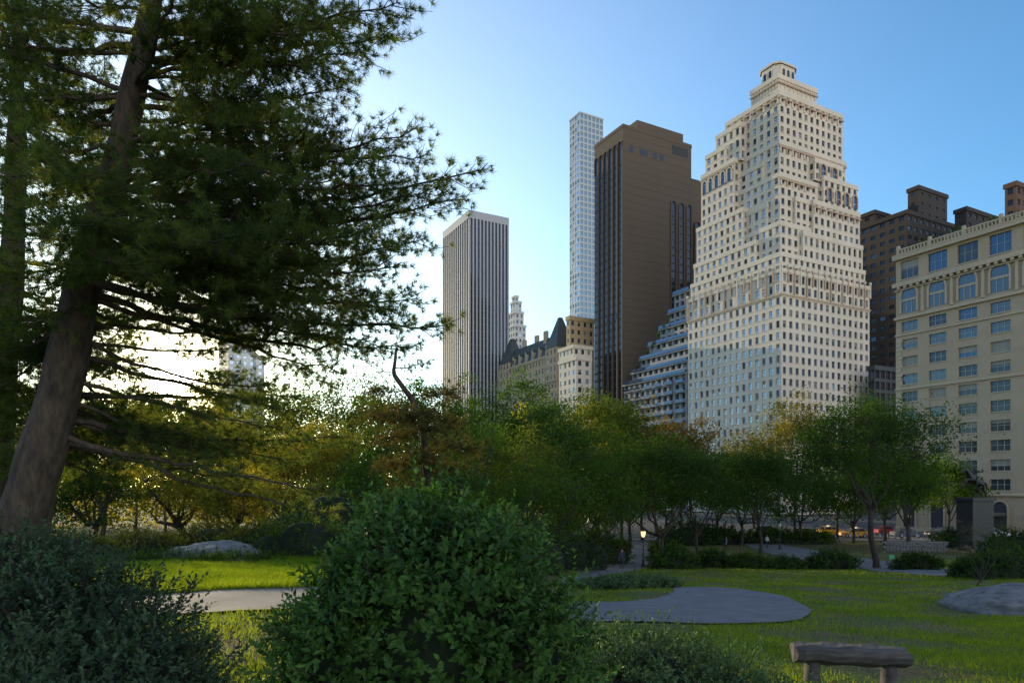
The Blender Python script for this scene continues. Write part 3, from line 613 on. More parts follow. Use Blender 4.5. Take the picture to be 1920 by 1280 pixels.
for i in range(60): mb.fbox(o,a1,nL,i*.6,i*.6+.22,53.7,54.5,-.3,-.05,6)
mb.fbox(o,a1,nL,0,Tn,54.5,54.75,-.35,0,6)
for i in range(7): mb.fbox(o,a1,nL,i*5.9,i*5.9+.5,53.7,55.4,-.45,.05,6)
block(mb,cB,6,26,6,30,53.2,56.5,dict(cols=10,rows=1,wf=.7,hf=.6,gl=(1,2,3,4),gp_=(.4,.4,.1,.1),fr=5),None,parapet=.3)
mb.obj("limestone_apartment_house",[M_wB,G_grey,G_gr2,G_mid,G_curt,FRW,M_tB])
n=1800; rt=np.array([lin(cB,a,b) for a,b in zip(R.uniform(1,5,n),R.uniform(3,33,n))]); C=np.stack([rt[:,0],rt[:,1],54.2+R.random(n)*2.2*(np.sin(rt[:,1]*1.3)*.5+.5)],-1)
npmesh("roof_garden_plants",leafquads(C,.5),4,[L['green']],np.repeat(R.random(n),4))
mb=MB(); o=lin(cB,0,17)
mb.fbox(o,a1,nL,0,5,5.0,5.5,.2,5,0); 
for x,e in ((.2,4.8),(4.8,4.8)): mb.fbox(o,a1,nL,x-.06,x+.06,1.5,5.0,e-.06,e+.06,1)
mb.obj("entrance_awning",[mat("awning_canvas",(.10,.09,.08),.8),FR])
# C
M_wC=mat("dark_brown_brick",(.045,.033,.029),.8,var=.25,scale=.2)
mb=MB()
def simple(mb,ul,uc,ur,D,vt,fl=3.2,cp=3.2,wf=.5,hf=.5,gpL=(.3,.3,.3,.1),gpR=(.5,.3,.1,.1),par=.9,z0=1.5,rec=.25,sill=False,mull=1,zt=None,trans=True,blind=.15):
    c=corner(uc,D); T_=max(2,tlen(uc,ul,D)); S_=max(2,slen_(uc,ur,D)); zt=zt or zat(vt,D); rows=max(1,round((zt-z0)/fl))
    l=dict(cols=max(1,round(T_/cp)),rows=rows,wf=wf,hf=hf,gp_=gpL,gl=(1,2,3,4),fr=5,rec=rec,sill=sill,mull=mull,trans=trans,blind=blind); r=dict(l); r['cols']=max(1,round(S_/cp)); r['gp_']=gpR
    block(mb,c,0,S_,0,T_,z0,zt,l,r,parapet=par); return c,S_,T_,zt
dk=dict(gpL=(.8,.2,.0,0),gpR=(.9,.1,.0,0),blind=0)
simple(mb,1612,1700,1800,235,398,3.3,3.6,.55,.42,**dk)
simple(mb,1702,1722,1776,240,352,3.3,4,.3,.3,z0=80,**dk)
simple(mb,1612,1640,1668,250,398,3.3,4,.3,.3,z0=80,**dk); simple(mb,1790,1812,1872,230,392,3.3,4,.4,.4,**dk)
mb.obj("dark_brick_tower",[M_wC,*GL,FR])
mb=MB(); simple(mb,1884,1905,2010,200,345,3.3,3,.5,.5,**dk); mb.obj("brown_brick_tower",[mat("brown_brick",(.14,.075,.05),.85),*GL,FR])
mb=MB(); simple(mb,1628,1640,1690,205,690,3.3,2.4,.7,.7,**dk); simple(mb,1628,1640,1690,203,860,3.3,2.4,.6,.7)
mb.obj("dark_glass_building",[mat("dark_metal",(.05,.055,.06),.5),*GL,FR])
# D: brown slab
M_wD=mat("brown_concrete",(.115,.085,.060),.85,var=.15,scale=.06,stretch=(1,1,.3))
M_jD=mat("brown_concrete_joint",(.08,.06,.042),.9)
mb=MB(); D=260; c=corner(1168,D); T_=tlen(1168,1115,D); S_=slen_(1168,1326,D); zt=zat(236,D)
block(mb,c,0,S_*.80,0,T_,1.5,zt,None,None,parapet=.8,cornice=.12); block(mb,c,S_*.80+.01,S_,.6,T_,1.5,zat(300,D),None,None,parapet=.6,cornice=.1)
k=6; w_=T_/k
for i in range(k):
    mb.fbox(c,a1,nL,(i+.5)*w_-w_*.33,(i+.5)*w_+w_*.33,4,zt-9,.02,.05,1)
    arch(mb,c,a1,nL,(i+.5)*w_,zt-12,w_*.66,6.5,1,0,.2,.5)
    mb.fbox(c,a1,nL,i*w_-.3,i*w_+.3,4,zt-8,.06,.6,0)
    for r in range(42): mb.fbox(c,a1,nL,(i+.5)*w_-w_*.33,(i+.5)*w_+w_*.33,5+r*3.1,5+r*3.1+.9,.051,.12,5)
for r in range(46):
    zb=4+r*3.1
    if zb<zt-3: mb.fbox(c,a2,nR,.3,S_*.80-.3,zb,zb+.10,.003,.03,6)
for uu in (1262,1277,1291,1307):
    s=slen_(1168,uu,D); tp=zt-24 if uu<1300 else zt-30
    arch(mb,c,a2,nR,s,4,2.3,tp-4,1,0,.35,.45)
    for r in range(40):
        if 5+r*3.1<tp-5: mb.fbox(c,a2,nR,s-1.1,s+1.1,5+r*3.1,5+r*3.1+.8,.035,.10,5)
for i,uu in enumerate((1184,1203,1210,1228,1241)):
    s=slen_(1168,uu,D); mb.fbox(c,a2,nR,s-1.0,s+1.0,zt-9,zt-6.8,.03+i*.002,.06+i*.002,1)
s=slen_(1168,1275,D); mb.fbox(c,a2,nR,s-4,s+4,zt-5,zt-1.5,.07,.1,5)
mb.fbox(c,a2,nR,8,S_*.8-3,zt,zt+5,-13,-1.5,0)
mb.obj("brown_slab_tower",[M_wD,*GL,mat("spandrel_dark",(.03,.028,.028),.6),M_jD])
# E
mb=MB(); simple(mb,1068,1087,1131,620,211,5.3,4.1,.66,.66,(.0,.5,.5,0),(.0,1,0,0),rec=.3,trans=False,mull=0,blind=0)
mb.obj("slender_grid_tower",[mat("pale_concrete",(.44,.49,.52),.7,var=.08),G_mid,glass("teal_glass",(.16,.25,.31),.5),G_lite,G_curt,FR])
# F
mb=MB(); D=350; c=corner(880,D); T_=tlen(880,832,D); S_=slen_(880,952,D); zt=zat(394,D)
block(mb,c,0,S_,0,T_,1.5,zt-4,None,None,wall=1,parapet=0); block(mb,c,-.5,S_+.5,-.5,T_+.5,zt-4,zt,None,None,wall=0,parapet=0)
for o,d,n,Lh,k in ((c,a1,nL,T_,12),(c,a2,nR,S_,11)):
    for i in range(k+1):
        x=i*Lh/k; mb.fbox(o,d,n,x-.4,x+.4,1.5,zt-4,.01,.55,0)
    for r in range(int(zt/3.6)): mb.fbox(o,d,n,0,Lh,3+r*3.6,3+r*3.6+.5,.012,.08,5)
mb.obj("striped_office_tower",[mat("white_marble",(.40,.41,.43),.6,var=.08),G_dark,G_mid,G_lite,G_curt,FR])
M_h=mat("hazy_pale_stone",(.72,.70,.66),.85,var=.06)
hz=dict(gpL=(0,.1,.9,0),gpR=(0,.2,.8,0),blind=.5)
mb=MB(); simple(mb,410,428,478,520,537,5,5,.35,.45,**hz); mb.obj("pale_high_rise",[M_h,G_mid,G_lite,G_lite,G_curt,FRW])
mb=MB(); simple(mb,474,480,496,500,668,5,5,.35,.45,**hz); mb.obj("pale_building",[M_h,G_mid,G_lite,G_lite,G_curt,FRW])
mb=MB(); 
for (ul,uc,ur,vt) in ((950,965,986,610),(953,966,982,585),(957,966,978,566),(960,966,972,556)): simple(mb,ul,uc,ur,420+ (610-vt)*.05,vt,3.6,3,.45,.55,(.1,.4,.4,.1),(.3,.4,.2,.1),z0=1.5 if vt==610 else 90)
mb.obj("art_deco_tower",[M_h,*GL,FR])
# I: chateau hotel
M_wI=mat("hotel_stone",(.48,.37,.25),.85,var=.15,scale=.3); M_rf=mat("slate_roof",(.07,.08,.08),.6,var=.3,scale=.6); 
mb=MB(); D=300; c=corner(1045,D); T_=tlen(1045,935,D); S_=slen_(1045,1070,D); zt=zat(662,D)
block(mb,c,0,S_+12,0,T_,1.5,zt,dict(cols=20,rows=17,wf=.42,hf=.55,gl=(1,2,3,4),gp_=(.4,.3,.2,.1),fr=5,sill=False),dict(cols=8,rows=17,wf=.42,hf=.55,gl=(1,2,3,4),gp_=(.5,.3,.1,.1),fr=5,sill=False),parapet=.5)
def mans(s0,s1,t0,t1,z0,h,ins,mi):
    p=[lin(c,*q) for q in ((s0,t0),(s1,t0),(s1,t1),(s0,t1))]; q_=[lin(c,*q) for q in ((s0+ins,t0+ins),(s1-ins,t0+ins),(s1-ins,t1-ins),(s0+ins,t1-ins))]
    for i in range(4): j=(i+1)%4; mb.q([(*p[i],z0),(*p[j],z0),(*q_[j],z0+h),(*q_[i],z0+h)],mi)
    mb.q([(*a,z0+h) for a in q_],mi)
mans(0,S_+12,0,T_,zt+.6,9,3.5,6)
for i in range(9):
    x=3+i*T_/9; mb.fbox(c,a1,nL,x-.9,x+.9,zt+.6,zt+4,-2,.1,0); mb.fbox(c,a1,nL,x-.5,x+.5,zt+1.2,zt+3.4,.102,.13,1)
    b0=[(c[0]+a1[0]*q+nL[0]*e,c[1]+a1[1]*q+nL[1]*e,z_) for q,e,z_ in ((x-1,.12,zt+4),(x+1,.12,zt+4),(x,.12,zt+5.6))]; b1=[(c[0]+a1[0]*q+nL[0]*e,c[1]+a1[1]*q+nL[1]*e,z_) for q,e,z_ in ((x-1,-2.5,zt+4),(x+1,-2.5,zt+4),(x,-2.5,zt+5.6))]
    mb.q(b0,0); mb.q([b0[0],b0[2],b1[2],b1[0]],6); mb.q([b0[1],b0[2],b1[2],b1[1]],6)
for (t0,t1,h) in ((0,9,14),(T_-12,T_-2,13)):
    block(mb,c,-.6,9,t0-.3,t1,zt-12,zt+3,dict(cols=3,rows=4,wf=.42,hf=.55,gl=(1,2,3,4),gp_=(.4,.3,.2,.1),fr=5,sill=False),None,parapet=0)
    mans(-.8,9.2,t0-.5,t1+.2,zt+3.0,h,4.2,6)
for (s,t) in ((4,14),(5,24),(5,36),(12,4)): 
    o=lin(c,s,t); mb.fbox(o,a1,nL,0,2.4,zt+4,zt+13,0,1.4,0)
mb.obj("chateau_hotel",[M_wI,*GL,FR,M_rf])
mb=MB(); simple(mb,1062,1068,1114,285,597,3.5,3.4,.42,.55,(.3,.4,.2,.1),(.4,.4,.1,.1),par=1.2); mb.obj("tan_apartment_block",[mat("tan_stone",(.48,.36,.21),.85,var=.12),*GL,FR])
mb=MB(); simple(mb,1048,1075,1110,262,650,3.3,2.8,.45,.55,(.1,.4,.4,.1),(.3,.4,.2,.1)); simple(mb,1048,1080,1108,258,672,3.3,2.8,.45,.55,(.1,.4,.4,.1),(.3,.4,.2,.1)); mb.obj("white_brick_building",[M_wA,*GL,FR])
# J
mb=MB(); c=((1287-960)/F*229,229); M_wJ=mat("grey_precast",(.26,.27,.29),.7,var=.15)
sp=lambda Lh,z0,z1:dict(cols=max(1,round(Lh/3)),rows=max(1,round((z1-z0)/3.2)),wf=.66,hf=.62,rec=.8,gl=(1,2,3,4),gp_=(.45,.35,.15,.05),fr=5,sill=False,mull=1,trans=False)
for t0,t1,s0,zt in ((0,34,0,48),(0,30,.8,52),(0,26,1.6,56.5),(0,22,2.4,61),(1,17,3.2,66),(2,13,4,71),(3,11,4.5,77)):
    z0=1.5 if zt==48 else zt-5
    block(mb,c,s0,s0+18,t0,t1,z0,zt,sp(t1-t0,z0,zt),None,parapet=.2,cornice=.5)
    o=lin(c,s0,t0); 
    mb.fbox(o,a1,nL,0,t1-t0,zt,zt+1.1,.7,.76,2)
    mb.fbox(lin(c,s0,t1),a2,a1,0,12,zt-.2,zt+.2,0,.8,0)
for r in range(13):
    for q in range(6): mb.fbox(c,a1,nL,q*5.7+.6,q*5.7+4.4,4+r*3.4,4+r*3.4+.3,.012,1.0,0); mb.fbox(c,a1,nL,q*5.7+.6,q*5.7+4.4,4.3+r*3.4,5.2+r*3.4,.93,.97,2)
mb.obj("terraced_apartment_building",[M_wJ,*GL,FR])
n=900; ts=R.uniform(8,30,n); pp=np.array([lin(c,1.2,t) for t in ts]); C=np.stack([pp[:,0],pp[:,1],66-(ts-12)*.85+R.random(n)*1.6],-1); C=C[(np.sin(ts*2.1)>.2)]
npmesh("terrace_plants",leafquads(C,.6),4,[L['green']],np.repeat(R.random(len(C)),4))
mb=MB()
mb.fbox(cA,a1,nL,2,30,4.5,5.2,.5,3.2,0); mb.obj("hotel_marquee",[mat("marquee_metal",(.25,.22,.18),.5)])
# ---------------- rocks
def rock(name,c,r,seed,m):
    rs=np.random.default_rng(seed); bm=MB(); bm.sphere((0,0,0),1,0,60,34)
    v=np.array(bm.v); f=1+.10*np.sin(v[:,0:1]*4+seed)*np.sin(v[:,1:2]*5)+.07*np.abs(np.sin(v[:,2:3]*5+v[:,0:1]*7))+.04*np.abs(np.sin(v[:,0:1]*17+v[:,1:2]*13))+.02*np.sin(v[:,0:1]*31)*np.sin(v[:,1:2]*27)
    v=v*f*np.array(r); bm.v=[tuple(p) for p in v]; return bm.obj(name,[m],loc=tuple(c),smooth=True,rotz=rs.uniform(-.3,.3))
M_rock=mat("schist_rock",(.22,.21,.21),.9,scale=2.2,c2=(.06,.06,.06),stretch=(1,1,3),bump=1,bscale=5)
p=gp(1890,1140); rock("rock_outcrop",(p[0]+.9,p[1],p[2]-.2),(2.6,2.6,.85),1,M_rock)
x,y=(415-960)/F*24,24; rock("rock_outcrop",(x,y,h1(x,y)+.0),(1.9,1.3,.58),2,M_rock)
# ---------------- bench
M_wood=mat("weathered_wood",(.12,.105,.09),.85,scale=5,c2=(.03,.027,.025),stretch=(.4,2,2),bump=.9,bscale=14)
bx,by=(1592-960)/F*11.2,11.2; bz=h1(bx,by)+.05; e=empty("park_bench",(bx,by,bz)); e.rotation_euler=(0,.02,-.12); e.scale=(1.06,1.3,1.12)
mb=MB(); n=14
prof=[(-.17,-.02),(-.19,.07),(-.17,.15),(-.1,.185),(.1,.19),(.17,.15),(.19,.07),(.16,.0),(.06,-.10),(-.07,-.10)]
for i in range(n+1):
    x=-.83+1.66*i/n; s_=1-.14*((abs(i-n/2)/(n/2))**6)+.02*math.sin(i*2.1)
    for (py,pz) in prof: mb.v.append((x+(.03*math.sin(py*20) if i in(0,n) else 0),py*s_+.006*math.sin(i*3+py*30),.345+pz*s_+.012*math.sin(i*1.3+py*12)))
k=len(prof)
for i in range(n):
    for j in range(k): mb.f.append((i*k+j,i*k+(j+1)%k,(i+1)*k+(j+1)%k,(i+1)*k+j)); mb.m.append(0)
mb.f.append(tuple(range(k))); mb.f.append(tuple(n*k+j for j in range(k))); mb.m+=[0,0]
mb.obj("seat",[M_wood],parent=e,loc=(0,0,0),smooth=False)
for i,x in enumerate((-.55,.58)):
    mb=MB(); mb.tube([(x,0,-.3),(x,0,.1),(x,0,.27)],[.13,.115,.11],12); mb.obj("leg_%d"%(i+1),[M_wood],parent=e,loc=(0,0,0),smooth=True)
# ---------------- street lamps
M_iron=mat("black_iron",(.02,.022,.02),.5); M_lamp=mat("lamp_glass",(.9,.75,.4),.4,emit=(1,.55,.18,2.5))
M_lampoff=mat("lamp_glass_unlit",(.55,.55,.5),.3)
def lamp(x,y,lit=True,h=3.4):
    z=h1(x,y); mb=MB()
    mb.tube([(0,0,-.1),(0,0,.25),(0,0,.3),(0,0,.7),(0,0,.75),(0,0,h-.6),(0,0,h-.5)],[.2,.19,.12,.10,.06,.05,.1],10)
    mb.tube([(0,0,h-.5),(0,0,h-.35),(0,0,h-.05),(0,0,h)],[.10,.17,.21,.2],8,1)
    mb.tube([(0,0,h),(0,0,h+.08),(0,0,h+.22),(0,0,h+.28),(0,0,h+.4)],[.25,.2,.08,.05,.01],8)
    mb.tube([(-.35,0,h-.75),(.35,0,h-.75)],[.02,.02],5)
    mb.obj("street_lamp",[M_iron,M_lamp if lit else M_lampoff],loc=(x,y,z))
p=gp(1206,1063); lamp(p[0],p[1],h=3.2)
p=gp(1462,1030); lamp(p[0],p[1],False); p=gp(1372,1012); lamp(p[0],p[1],False); lamp(60,103,False,4); lamp(40,103,False,4)
# ---------------- people
def person(x,y,rot,top,pants,hair,stride=.28,skin_=(.42,.25,.18)):
    z=h1(x,y)+.05; e=empty("pedestrian",(x,y,z)); e.rotation_euler=(0,0,rot); s=stride
    J=[(0,0,.95),(0,0,1.15),(0,0,1.38),(0,0,1.5),(0,.02,1.60),(0,.02,1.70),
       (-.10,0,.90),(-.11,s*.5,.50),(-.11,s*.55,.09),(-.11,s*.55+.16,.04),
       (.10,0,.90),(.11,-s*.25,.50),(.11,-s*1.0,.13),(.11,-s*1.0+.15,.05),
       (-.19,0,1.40),(-.24,-.06,1.13),(-.24,.02,.90),(.19,0,1.40),(.24,.06,1.13),(.24,.2,.92)]
    E_=[(0,1),(1,2),(2,3),(3,4),(4,5),(0,6),(6,7),(7,8),(8,9),(0,10),(10,11),(11,12),(12,13),(2,14),(14,15),(15,16),(2,17),(17,18),(18,19)]
    r=[.15,.14,.15,.06,.09,.085,.10,.07,.05,.04,.10,.07,.05,.04,.07,.05,.035,.07,.05,.035]
    me=bpy.data.meshes.new("body"); me.from_pydata(J,E_,[]); o=bpy.data.objects.new("body",me); sc.collection.objects.link(o); o.parent=e
    o.modifiers.new("skin",'SKIN'); 
    for i,sv in enumerate(me.skin_vertices[0].data): sv.radius=(r[i],r[i]*.85); sv.use_root=(i==0)
    o.modifiers.new("sub",'SUBSURF').levels=1; o.modifiers["sub"].render_levels=1
    m,nt,b=base("clothing"); tc=N(nt,'ShaderNodeTexCoord'); sp_=N(nt,'ShaderNodeSeparateXYZ'); nt.links.new(tc.outputs['Object'],sp_.inputs[0])
    cr=N(nt,'ShaderNodeValToRGB'); cr.color_ramp.interpolation='CONSTANT'; dv=N(nt,'ShaderNodeMath',operation='DIVIDE'); dv.inputs[1].default_value=1.8
    nt.links.new(sp_.outputs[2],dv.inputs[0]); nt.links.new(dv.outputs[0],cr.inputs[0]); el=cr.color_ramp.elements
    el[0].position=0; el[0].color=(.03,.03,.03,1); el[1].position=.06; el[1].color=(*pants,1)
    for pz,cc in ((.53,top),(.83,skin_)): q=el.new(pz); q.color=(*cc,1)
    nt.links.new(cr.outputs[0],b.inputs['Base Color']); b.inputs['Roughness'].default_value=.9; me.materials.append(m)
    mb=MB(); mb.sphere((0,-.012,1.70),(.10,.108,.10),0,12,8); mb.sphere((-.035,.105,1.665),.013,1,6,4); mb.sphere((.035,.105,1.665),.013,1,6,4)
    mb.sphere((0,.122,1.635),(.014,.022,.02),2,6,4); mb.sphere((-.1,.01,1.64),(.015,.025,.035),2,6,4); mb.sphere((.1,.01,1.64),(.015,.025,.035),2,6,4)
    mb.tube([(-.025,.108,1.59),(.025,.108,1.59)],[.007,.007],5,1)
    for hx,hy,hz_,sg in ((-.24,.02,.90,1),(.24,.2,.92,-1)):
        mb.tube([(hx,hy,hz_+.03),(hx,hy+.01,hz_-.08)],[.03,.036],7,2)
        for k in range(4):
            q=-.027+.018*k; l=(.075,.085,.08,.06)[k]; mb.tube([(hx,hy+q,hz_-.07),(hx+.005*sg,hy+q+.005,hz_-.07-l*.5),(hx+.02*sg,hy+q+.008,hz_-.07-l)],[.009,.008,.006],5,2)
        mb.tube([(hx,hy+.03,hz_-.02),(hx+.01*sg,hy+.055,hz_-.06),(hx+.012*sg,hy+.055,hz_-.09)],[.011,.009,.007],5,2)
    mb.obj("hair_face_hands",[mat("hair",hair,.6),mat("face_detail",(.04,.02,.02),.5),mat("skin",skin_,.6)],parent=e,loc=(0,0,0),smooth=True)
p=gp(1166,1068); person(p[0],p[1],2.9,(.03,.04,.08),(.03,.03,.04),(.03,.02,.015))
p=gp(1176,1050); person(p[0],p[1],.3,(.12,.05,.04),(.04,.05,.09),(.02,.015,.01))
p=gp(1362,1033); person(p[0],p[1],1.2,(.10,.18,.30),(.03,.03,.04),(.10,.06,.03))
p=gp(1438,1028); person(p[0],p[1],-1.2,(.5,.5,.5),(.03,.03,.06),(.03,.02,.015))
p=gp(1690,1012); person(p[0],p[1],-.8,(.08,.08,.10),(.03,.03,.03),(.03,.02,.015))
# ---------------- cars
M_tire=mat("tyre_rubber",(.02,.02,.02),.8); M_hub=mat("wheel_hub",(.4,.4,.4),.3,.8); M_red=mat("tail_light",(.4,.02,.02),.3); M_hl=mat("headlight",(.8,.8,.75),.2)
def car(name,x,y,rot,col,taxi=False,suv=False):
    M=mat(name+"_paint",col,.25,0,var=.03); mb=MB(); h=.25 if suv else 0
    body=[(-2.3,.35),(-2.32,.75),(-2.2,.95+h*.5),(-1.5,1.0+h*.5),(1.0,.98+h*.5),(2.0,.85),(2.3,.7),(2.32,.38),(1.9,.28),(-1.9,.28)]
    def ext(pr,w0,w1,mi,top=None):
        n=len(pr); b=len(mb.v)
        for s in (-1,1):
            for (px,pz) in pr: mb.v.append((px,s*(w0 if pz<1.05+h*.5 else w1),pz))
        for i in range(n): j=(i+1)%n; mb.f.append((b+i,b+j,b+n+j,b+n+i)); mb.m.append(mi)
        mb.f.append(tuple(b+i for i in range(n))); mb.f.append(tuple(b+n+i for i in range(n))); mb.m+=[mi,mi]
    ext(body,.9,.9,0)
    cab=[(-1.9,.97+h*.5),(-1.35,1.42+h),(.25,1.45+h),(1.15,.97+h*.5)]; ext(cab,.82,.66,1)
    ext([(-1.42,1.425+h),(-1.3,1.47+h),(.2,1.49+h),(.32,1.44+h)],.70,.70,0)
    for px in (-.45,.35): 
        for s in (-1,1): mb.tube([(px,s*.83,.97+h*.5),(px*.9-.02,s*.675,1.45+h)],[.04,.03],4,0)
    for a in ((-1.9,-1.35),(1.15,.25)):
        for s in (-1,1): mb.tube([(a[0],s*.81,.98+h*.5),(a[1],s*.66,1.45+h)],[.04,.035],4,0)
    for wx in (-1.45,1.4):
        for s in (-1,1):
            mb.tube([(wx,s*.72,.33),(wx,s*.92,.33)],[.34,.34],16,2); mb.tube([(wx,s*.90,.33),(wx,s*.935,.33)],[.2,.19],10,3)
    for s in (-.65,.65): mb.box(-2.34,-2.28,s-.15,s+.15,.68,.85,4); mb.box(2.2,2.34,s-.17,s+.17,.60,.74,5)
    if taxi: mb.box(-.75,-.35,-.35,.35,1.5,1.68,5)
    z=h1(x,y)+.05; return mb.obj(name,[M,G_dark,M_tire,M_hub,M_red,M_hl],loc=(x,y,z),rotz=rot)
for u,Y,nm,col,r,tx,sv in [(1600,112,"taxi_cab",(.75,.36,.02),3.1,True,False),(1560,117,"taxi_cab",(.75,.36,.02),0.05,True,False),(1765,111.5,"parked_car",(.03,.03,.035),3.1,False,True),(1510,113,"parked_car",(.3,.3,.3),0,False,False),(1665,118,"parked_car",(.35,.02,.02),0.1,False,False),(1440,115,"parked_car",(.08,.1,.14),0,False,True),(1860,112,"parked_car",(.6,.6,.6),0,False,False),(1340,116,"parked_car",(.25,.27,.3),0,False,False),(1700,112,"parked_car",(.1,.1,.11),0,False,False)]:
    car(nm,(u-960)/F*Y,Y,r,col,tx,sv)
M_bl=mat("bicycle_blue",(.03,.12,.40),.4)
for i in range(14):
    x=48+i*1.15; y=106; mb=MB(); ring=lambda cx:[(cx+.33*math.cos(t),0,.35+.33*math.sin(t)) for t in np.linspace(0,6.283,15)]
    for cx in (-.55,.55): mb.tube(ring(cx),[.025]*15,4,1,cap=False); mb.tube([(cx-.3,0,.35),(cx+.3,0,.35)],[.008,.008],3,2); mb.tube([(cx,0,.05),(cx,0,.65)],[.008,.008],3,2)
    for a,b in (((-.55,0,.35),(-.15,0,.8)),((-.15,0,.8),(-.05,0,.3)),((-.05,0,.3),(.42,0,.75)),((-.55,0,.35),(-.05,0,.3)),((.42,0,1.0),(.55,0,.35)),((-.15,0,.75),(.42,0,.75))): mb.tube([a,b],[.035,.035],5,0)
    mb.tube([(-.3,0,.93),(-.05,0,.95)],[.05,.03],5,1); mb.tube([(.40,-.28,1.05),(.42,0,1.02),(.40,.28,1.05)],[.02,.02,.02],5,1); mb.box(.5,.75,-.12,.12,.72,.9,0)
    mb.obj("rental_bicycle",[M_bl,M_tire,M_hub],loc=(x,y,1.68),rotz=1.2)
mb=MB(); pa=[gp(1440,1020),gp(1560,1030),gp(1700,1036),gp(1800,1042)]
for a,b in zip(pa[:-1],pa[1:]):
    n=int(np.linalg.norm(b-a)/.35)
    for i in range(n): q=a+(b-a)*i/n; z=h1(q[0],q[1]); mb.tube([(q[0],q[1],z),(q[0],q[1],z+.9)],[.02,.02],4)
    for zz_ in (.2,.85): mb.tube([a+(0,0,zz_),b+(0,0,zz_)],[.02,.02],4)
mb.obj("iron_fence",[M_iron])
mb=MB(); pa=[gp(1050,1086),gp(1100,1078),gp(1140,1066)]
for a,b in zip(pa[:-1],pa[1:]):
    n=int(np.linalg.norm(b-a)/.4)
    for i in range(n): q=a+(b-a)*i/n; z=h1(q[0],q[1]); mb.tube([(q[0],q[1],z),(q[0],q[1],z+.5)],[.015,.015],4)
    mb.tube([a+(0,0,.5),b+(0,0,.5)],[.015,.015],4)
mb.obj("iron_fence",[M_iron])
mb=MB(); p=gp(1700,1034)
for r in range(4):
    for i in range(14):
        x=p[0]-3+i*.55+(r%2)*.25; mb.box(x,x+.5+R.uniform(-.03,.03),p[1]-.25-R.uniform(0,.04),p[1]+.3,p[2]-.1+r*.3,p[2]+.18+r*.3,0)
mb.box(p[0]-3.1,p[0]+5,p[1]-.35,p[1]+.4,p[2]+1.1,p[2]+1.25,0)
mb.obj("stone_wall",[M_rock])
p=gp(1672,1056); mb=MB(); mb.tube([(0,0,0),(0,0,.7)],[.02,.02],5,1); mb.box(-.25,.25,-.02,.02,.35,.85,0); mb.obj("park_sign",[mat("green_sign",(.05,.35,.15),.5),M_iron],loc=tuple(p))
mb=MB()
for i in range(12): t=i*math.pi/6; mb.tube([(.28*math.cos(t),.28*math.sin(t),0),(.33*math.cos(t),.33*math.sin(t),.9)],[.03,.03],4)
mb.tube([(0,0,.02),(0,0,.85)],[.24,.28],10); p=gp(1236,1052); mb.obj("litter_bin",[M_iron],loc=tuple(p))
# ---------------- equestrian statue
M_br=mat("bronze",(.03,.03,.028),.5,.3,var=.3,scale=3); M_gran=mat("dark_granite",(.035,.032,.034),.5,var=.3,scale=4)
sx,sy=(1828-960)/F*88,88; sz=h1(sx,sy); e=empty("equestrian_statue",(sx,sy,sz)); e.rotation_euler=(0,0,.35)
mb=MB(); mb.box(-3.0,3.0,-2.2,2.2,-.3,.35,0); mb.box(-2.5,2.5,-1.7,1.7,.35,.75,0); mb.box(-1.9,1.9,-1.1,1.1,.75,6.3,0); mb.box(-2.1,2.1,-1.3,1.3,6.3,6.7,0); mb.box(-2.1,2.1,-1.3,1.3,.751,1.2,0)
mb.obj("pedestal",[M_gran],parent=e,loc=(0,0,0))
def skinobj(name,J,E_,r,m,par,z=0):
    me=bpy.data.meshes.new(name); me.from_pydata([(a,b,c+z) for a,b,c in J],E_,[]); o=bpy.data.objects.new(name,me); sc.collection.objects.link(o); o.parent=par
    o.modifiers.new("skin",'SKIN')
    for i,sv in enumerate(me.skin_vertices[0].data): sv.radius=(r[i],r[i]); sv.use_root=(i==0)
    s=o.modifiers.new("sub",'SUBSURF'); s.levels=2; s.render_levels=2; me.materials.append(m)
k=1.4
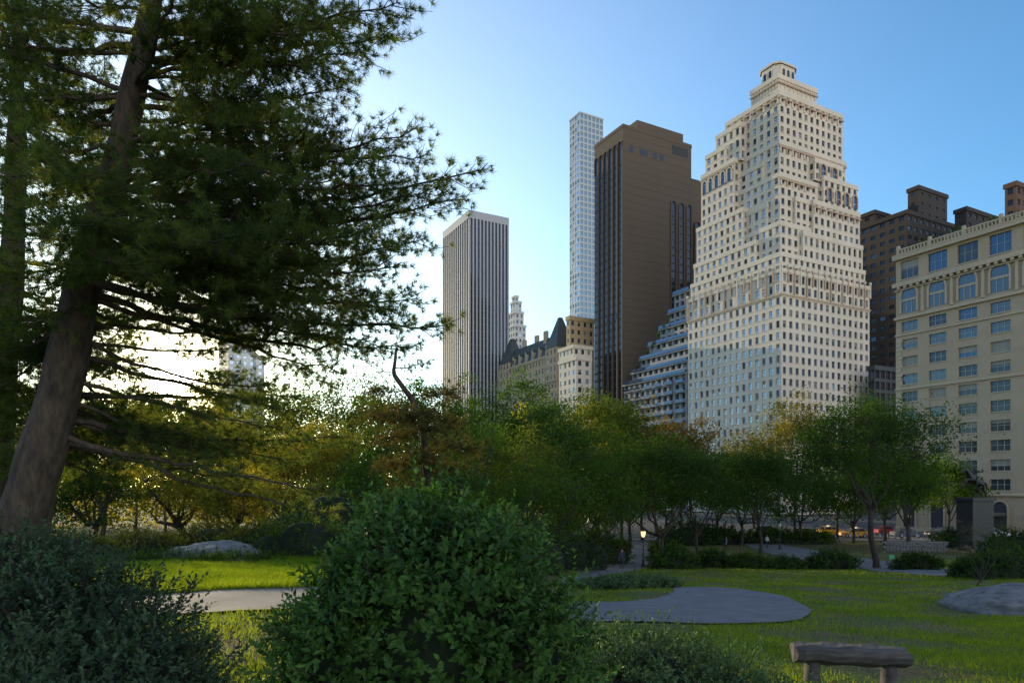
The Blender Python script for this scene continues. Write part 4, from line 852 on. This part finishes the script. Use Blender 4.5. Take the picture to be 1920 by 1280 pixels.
J=[(.75,0,1.35),(.1,0,1.55),(-.5,0,1.85),(-.85,0,2.25),(-1.15,0,2.65),(-1.35,0,2.62),(-1.7,0,2.3),
   (.8,.22,1.15),(.55,.24,.75),(.95,.24,.42),(.8,.24,.05),(.8,-.22,1.15),(.75,-.24,.72),(1.2,-.24,.42),(1.1,-.24,.05),
   (-.65,.2,1.6),(-1.15,.22,1.45),(-1.3,.22,1.0),(-1.15,.22,.85),(-.65,-.2,1.6),(-1.05,-.22,1.75),(-1.5,-.22,1.45),(-1.4,-.22,1.25),
   (1.1,0,1.5),(1.45,0,1.3),(1.6,0,.8),(-1.12,.07,2.85)]
E_=[(0,1),(1,2),(2,3),(3,4),(4,5),(5,6),(0,7),(7,8),(8,9),(9,10),(0,11),(11,12),(12,13),(13,14),(2,15),(15,16),(16,17),(17,18),(2,19),(19,20),(20,21),(21,22),(0,23),(23,24),(24,25),(4,26)]
r=[.36,.36,.38,.24,.17,.15,.10,.2,.15,.08,.08,.2,.15,.08,.08,.15,.10,.06,.07,.15,.10,.06,.07,.08,.1,.04,.04]
skinobj("horse",[(a*k,b*k,c*k) for a,b,c in J],E_,[q*k for q in r],M_br,e,6.68)
J=[(-.05,0,1.95),(-.05,0,2.25),(-.02,0,2.5),(-.04,0,2.62),(-.06,0,2.80),(-.05,.3,1.9),(-.35,.42,1.6),(-.3,.42,1.2),(-.4,.42,1.15),(-.05,-.3,1.9),(-.35,-.42,1.6),(-.3,-.42,1.2),(-.4,-.42,1.15),(0,.24,2.45),(.05,.35,2.2),(-.3,.2,2.15),(0,-.24,2.45),(.3,-.4,2.35),(.55,-.45,2.5)]
E_=[(0,1),(1,2),(2,3),(3,4),(0,5),(5,6),(6,7),(7,8),(0,9),(9,10),(10,11),(11,12),(2,13),(13,14),(14,15),(2,16),(16,17),(17,18)]
r=[.18,.16,.18,.08,.13,.12,.09,.07,.05,.12,.09,.07,.05,.09,.06,.05,.09,.06,.05]
skinobj("rider",[(a*k,b*k,c*k) for a,b,c in J],E_,[q*k for q in r],M_br,e,6.68)
mb=MB()
mb.tube([(0,0,0),(0,0,9)],[.06,.04],6,0); mb.tube([(0,0,9),(0,0,9.15)],[.09,.02],6,0)
for i in range(6): mb.q([(.05+.3*i,.12*math.sin(i),8.8-.1*i),(.35+.3*i,.12*math.sin(i+1),8.7-.1*i),(.35+.3*i,.12*math.sin(i+1),7.5-.15*i),(.05+.3*i,.12*math.sin(i),7.65-.15*i)],1)
mb.obj("flagpole",[M_hub,mat("flag_cloth",(.05,.08,.3),.8)],loc=(25,118,1.5))
print("done")
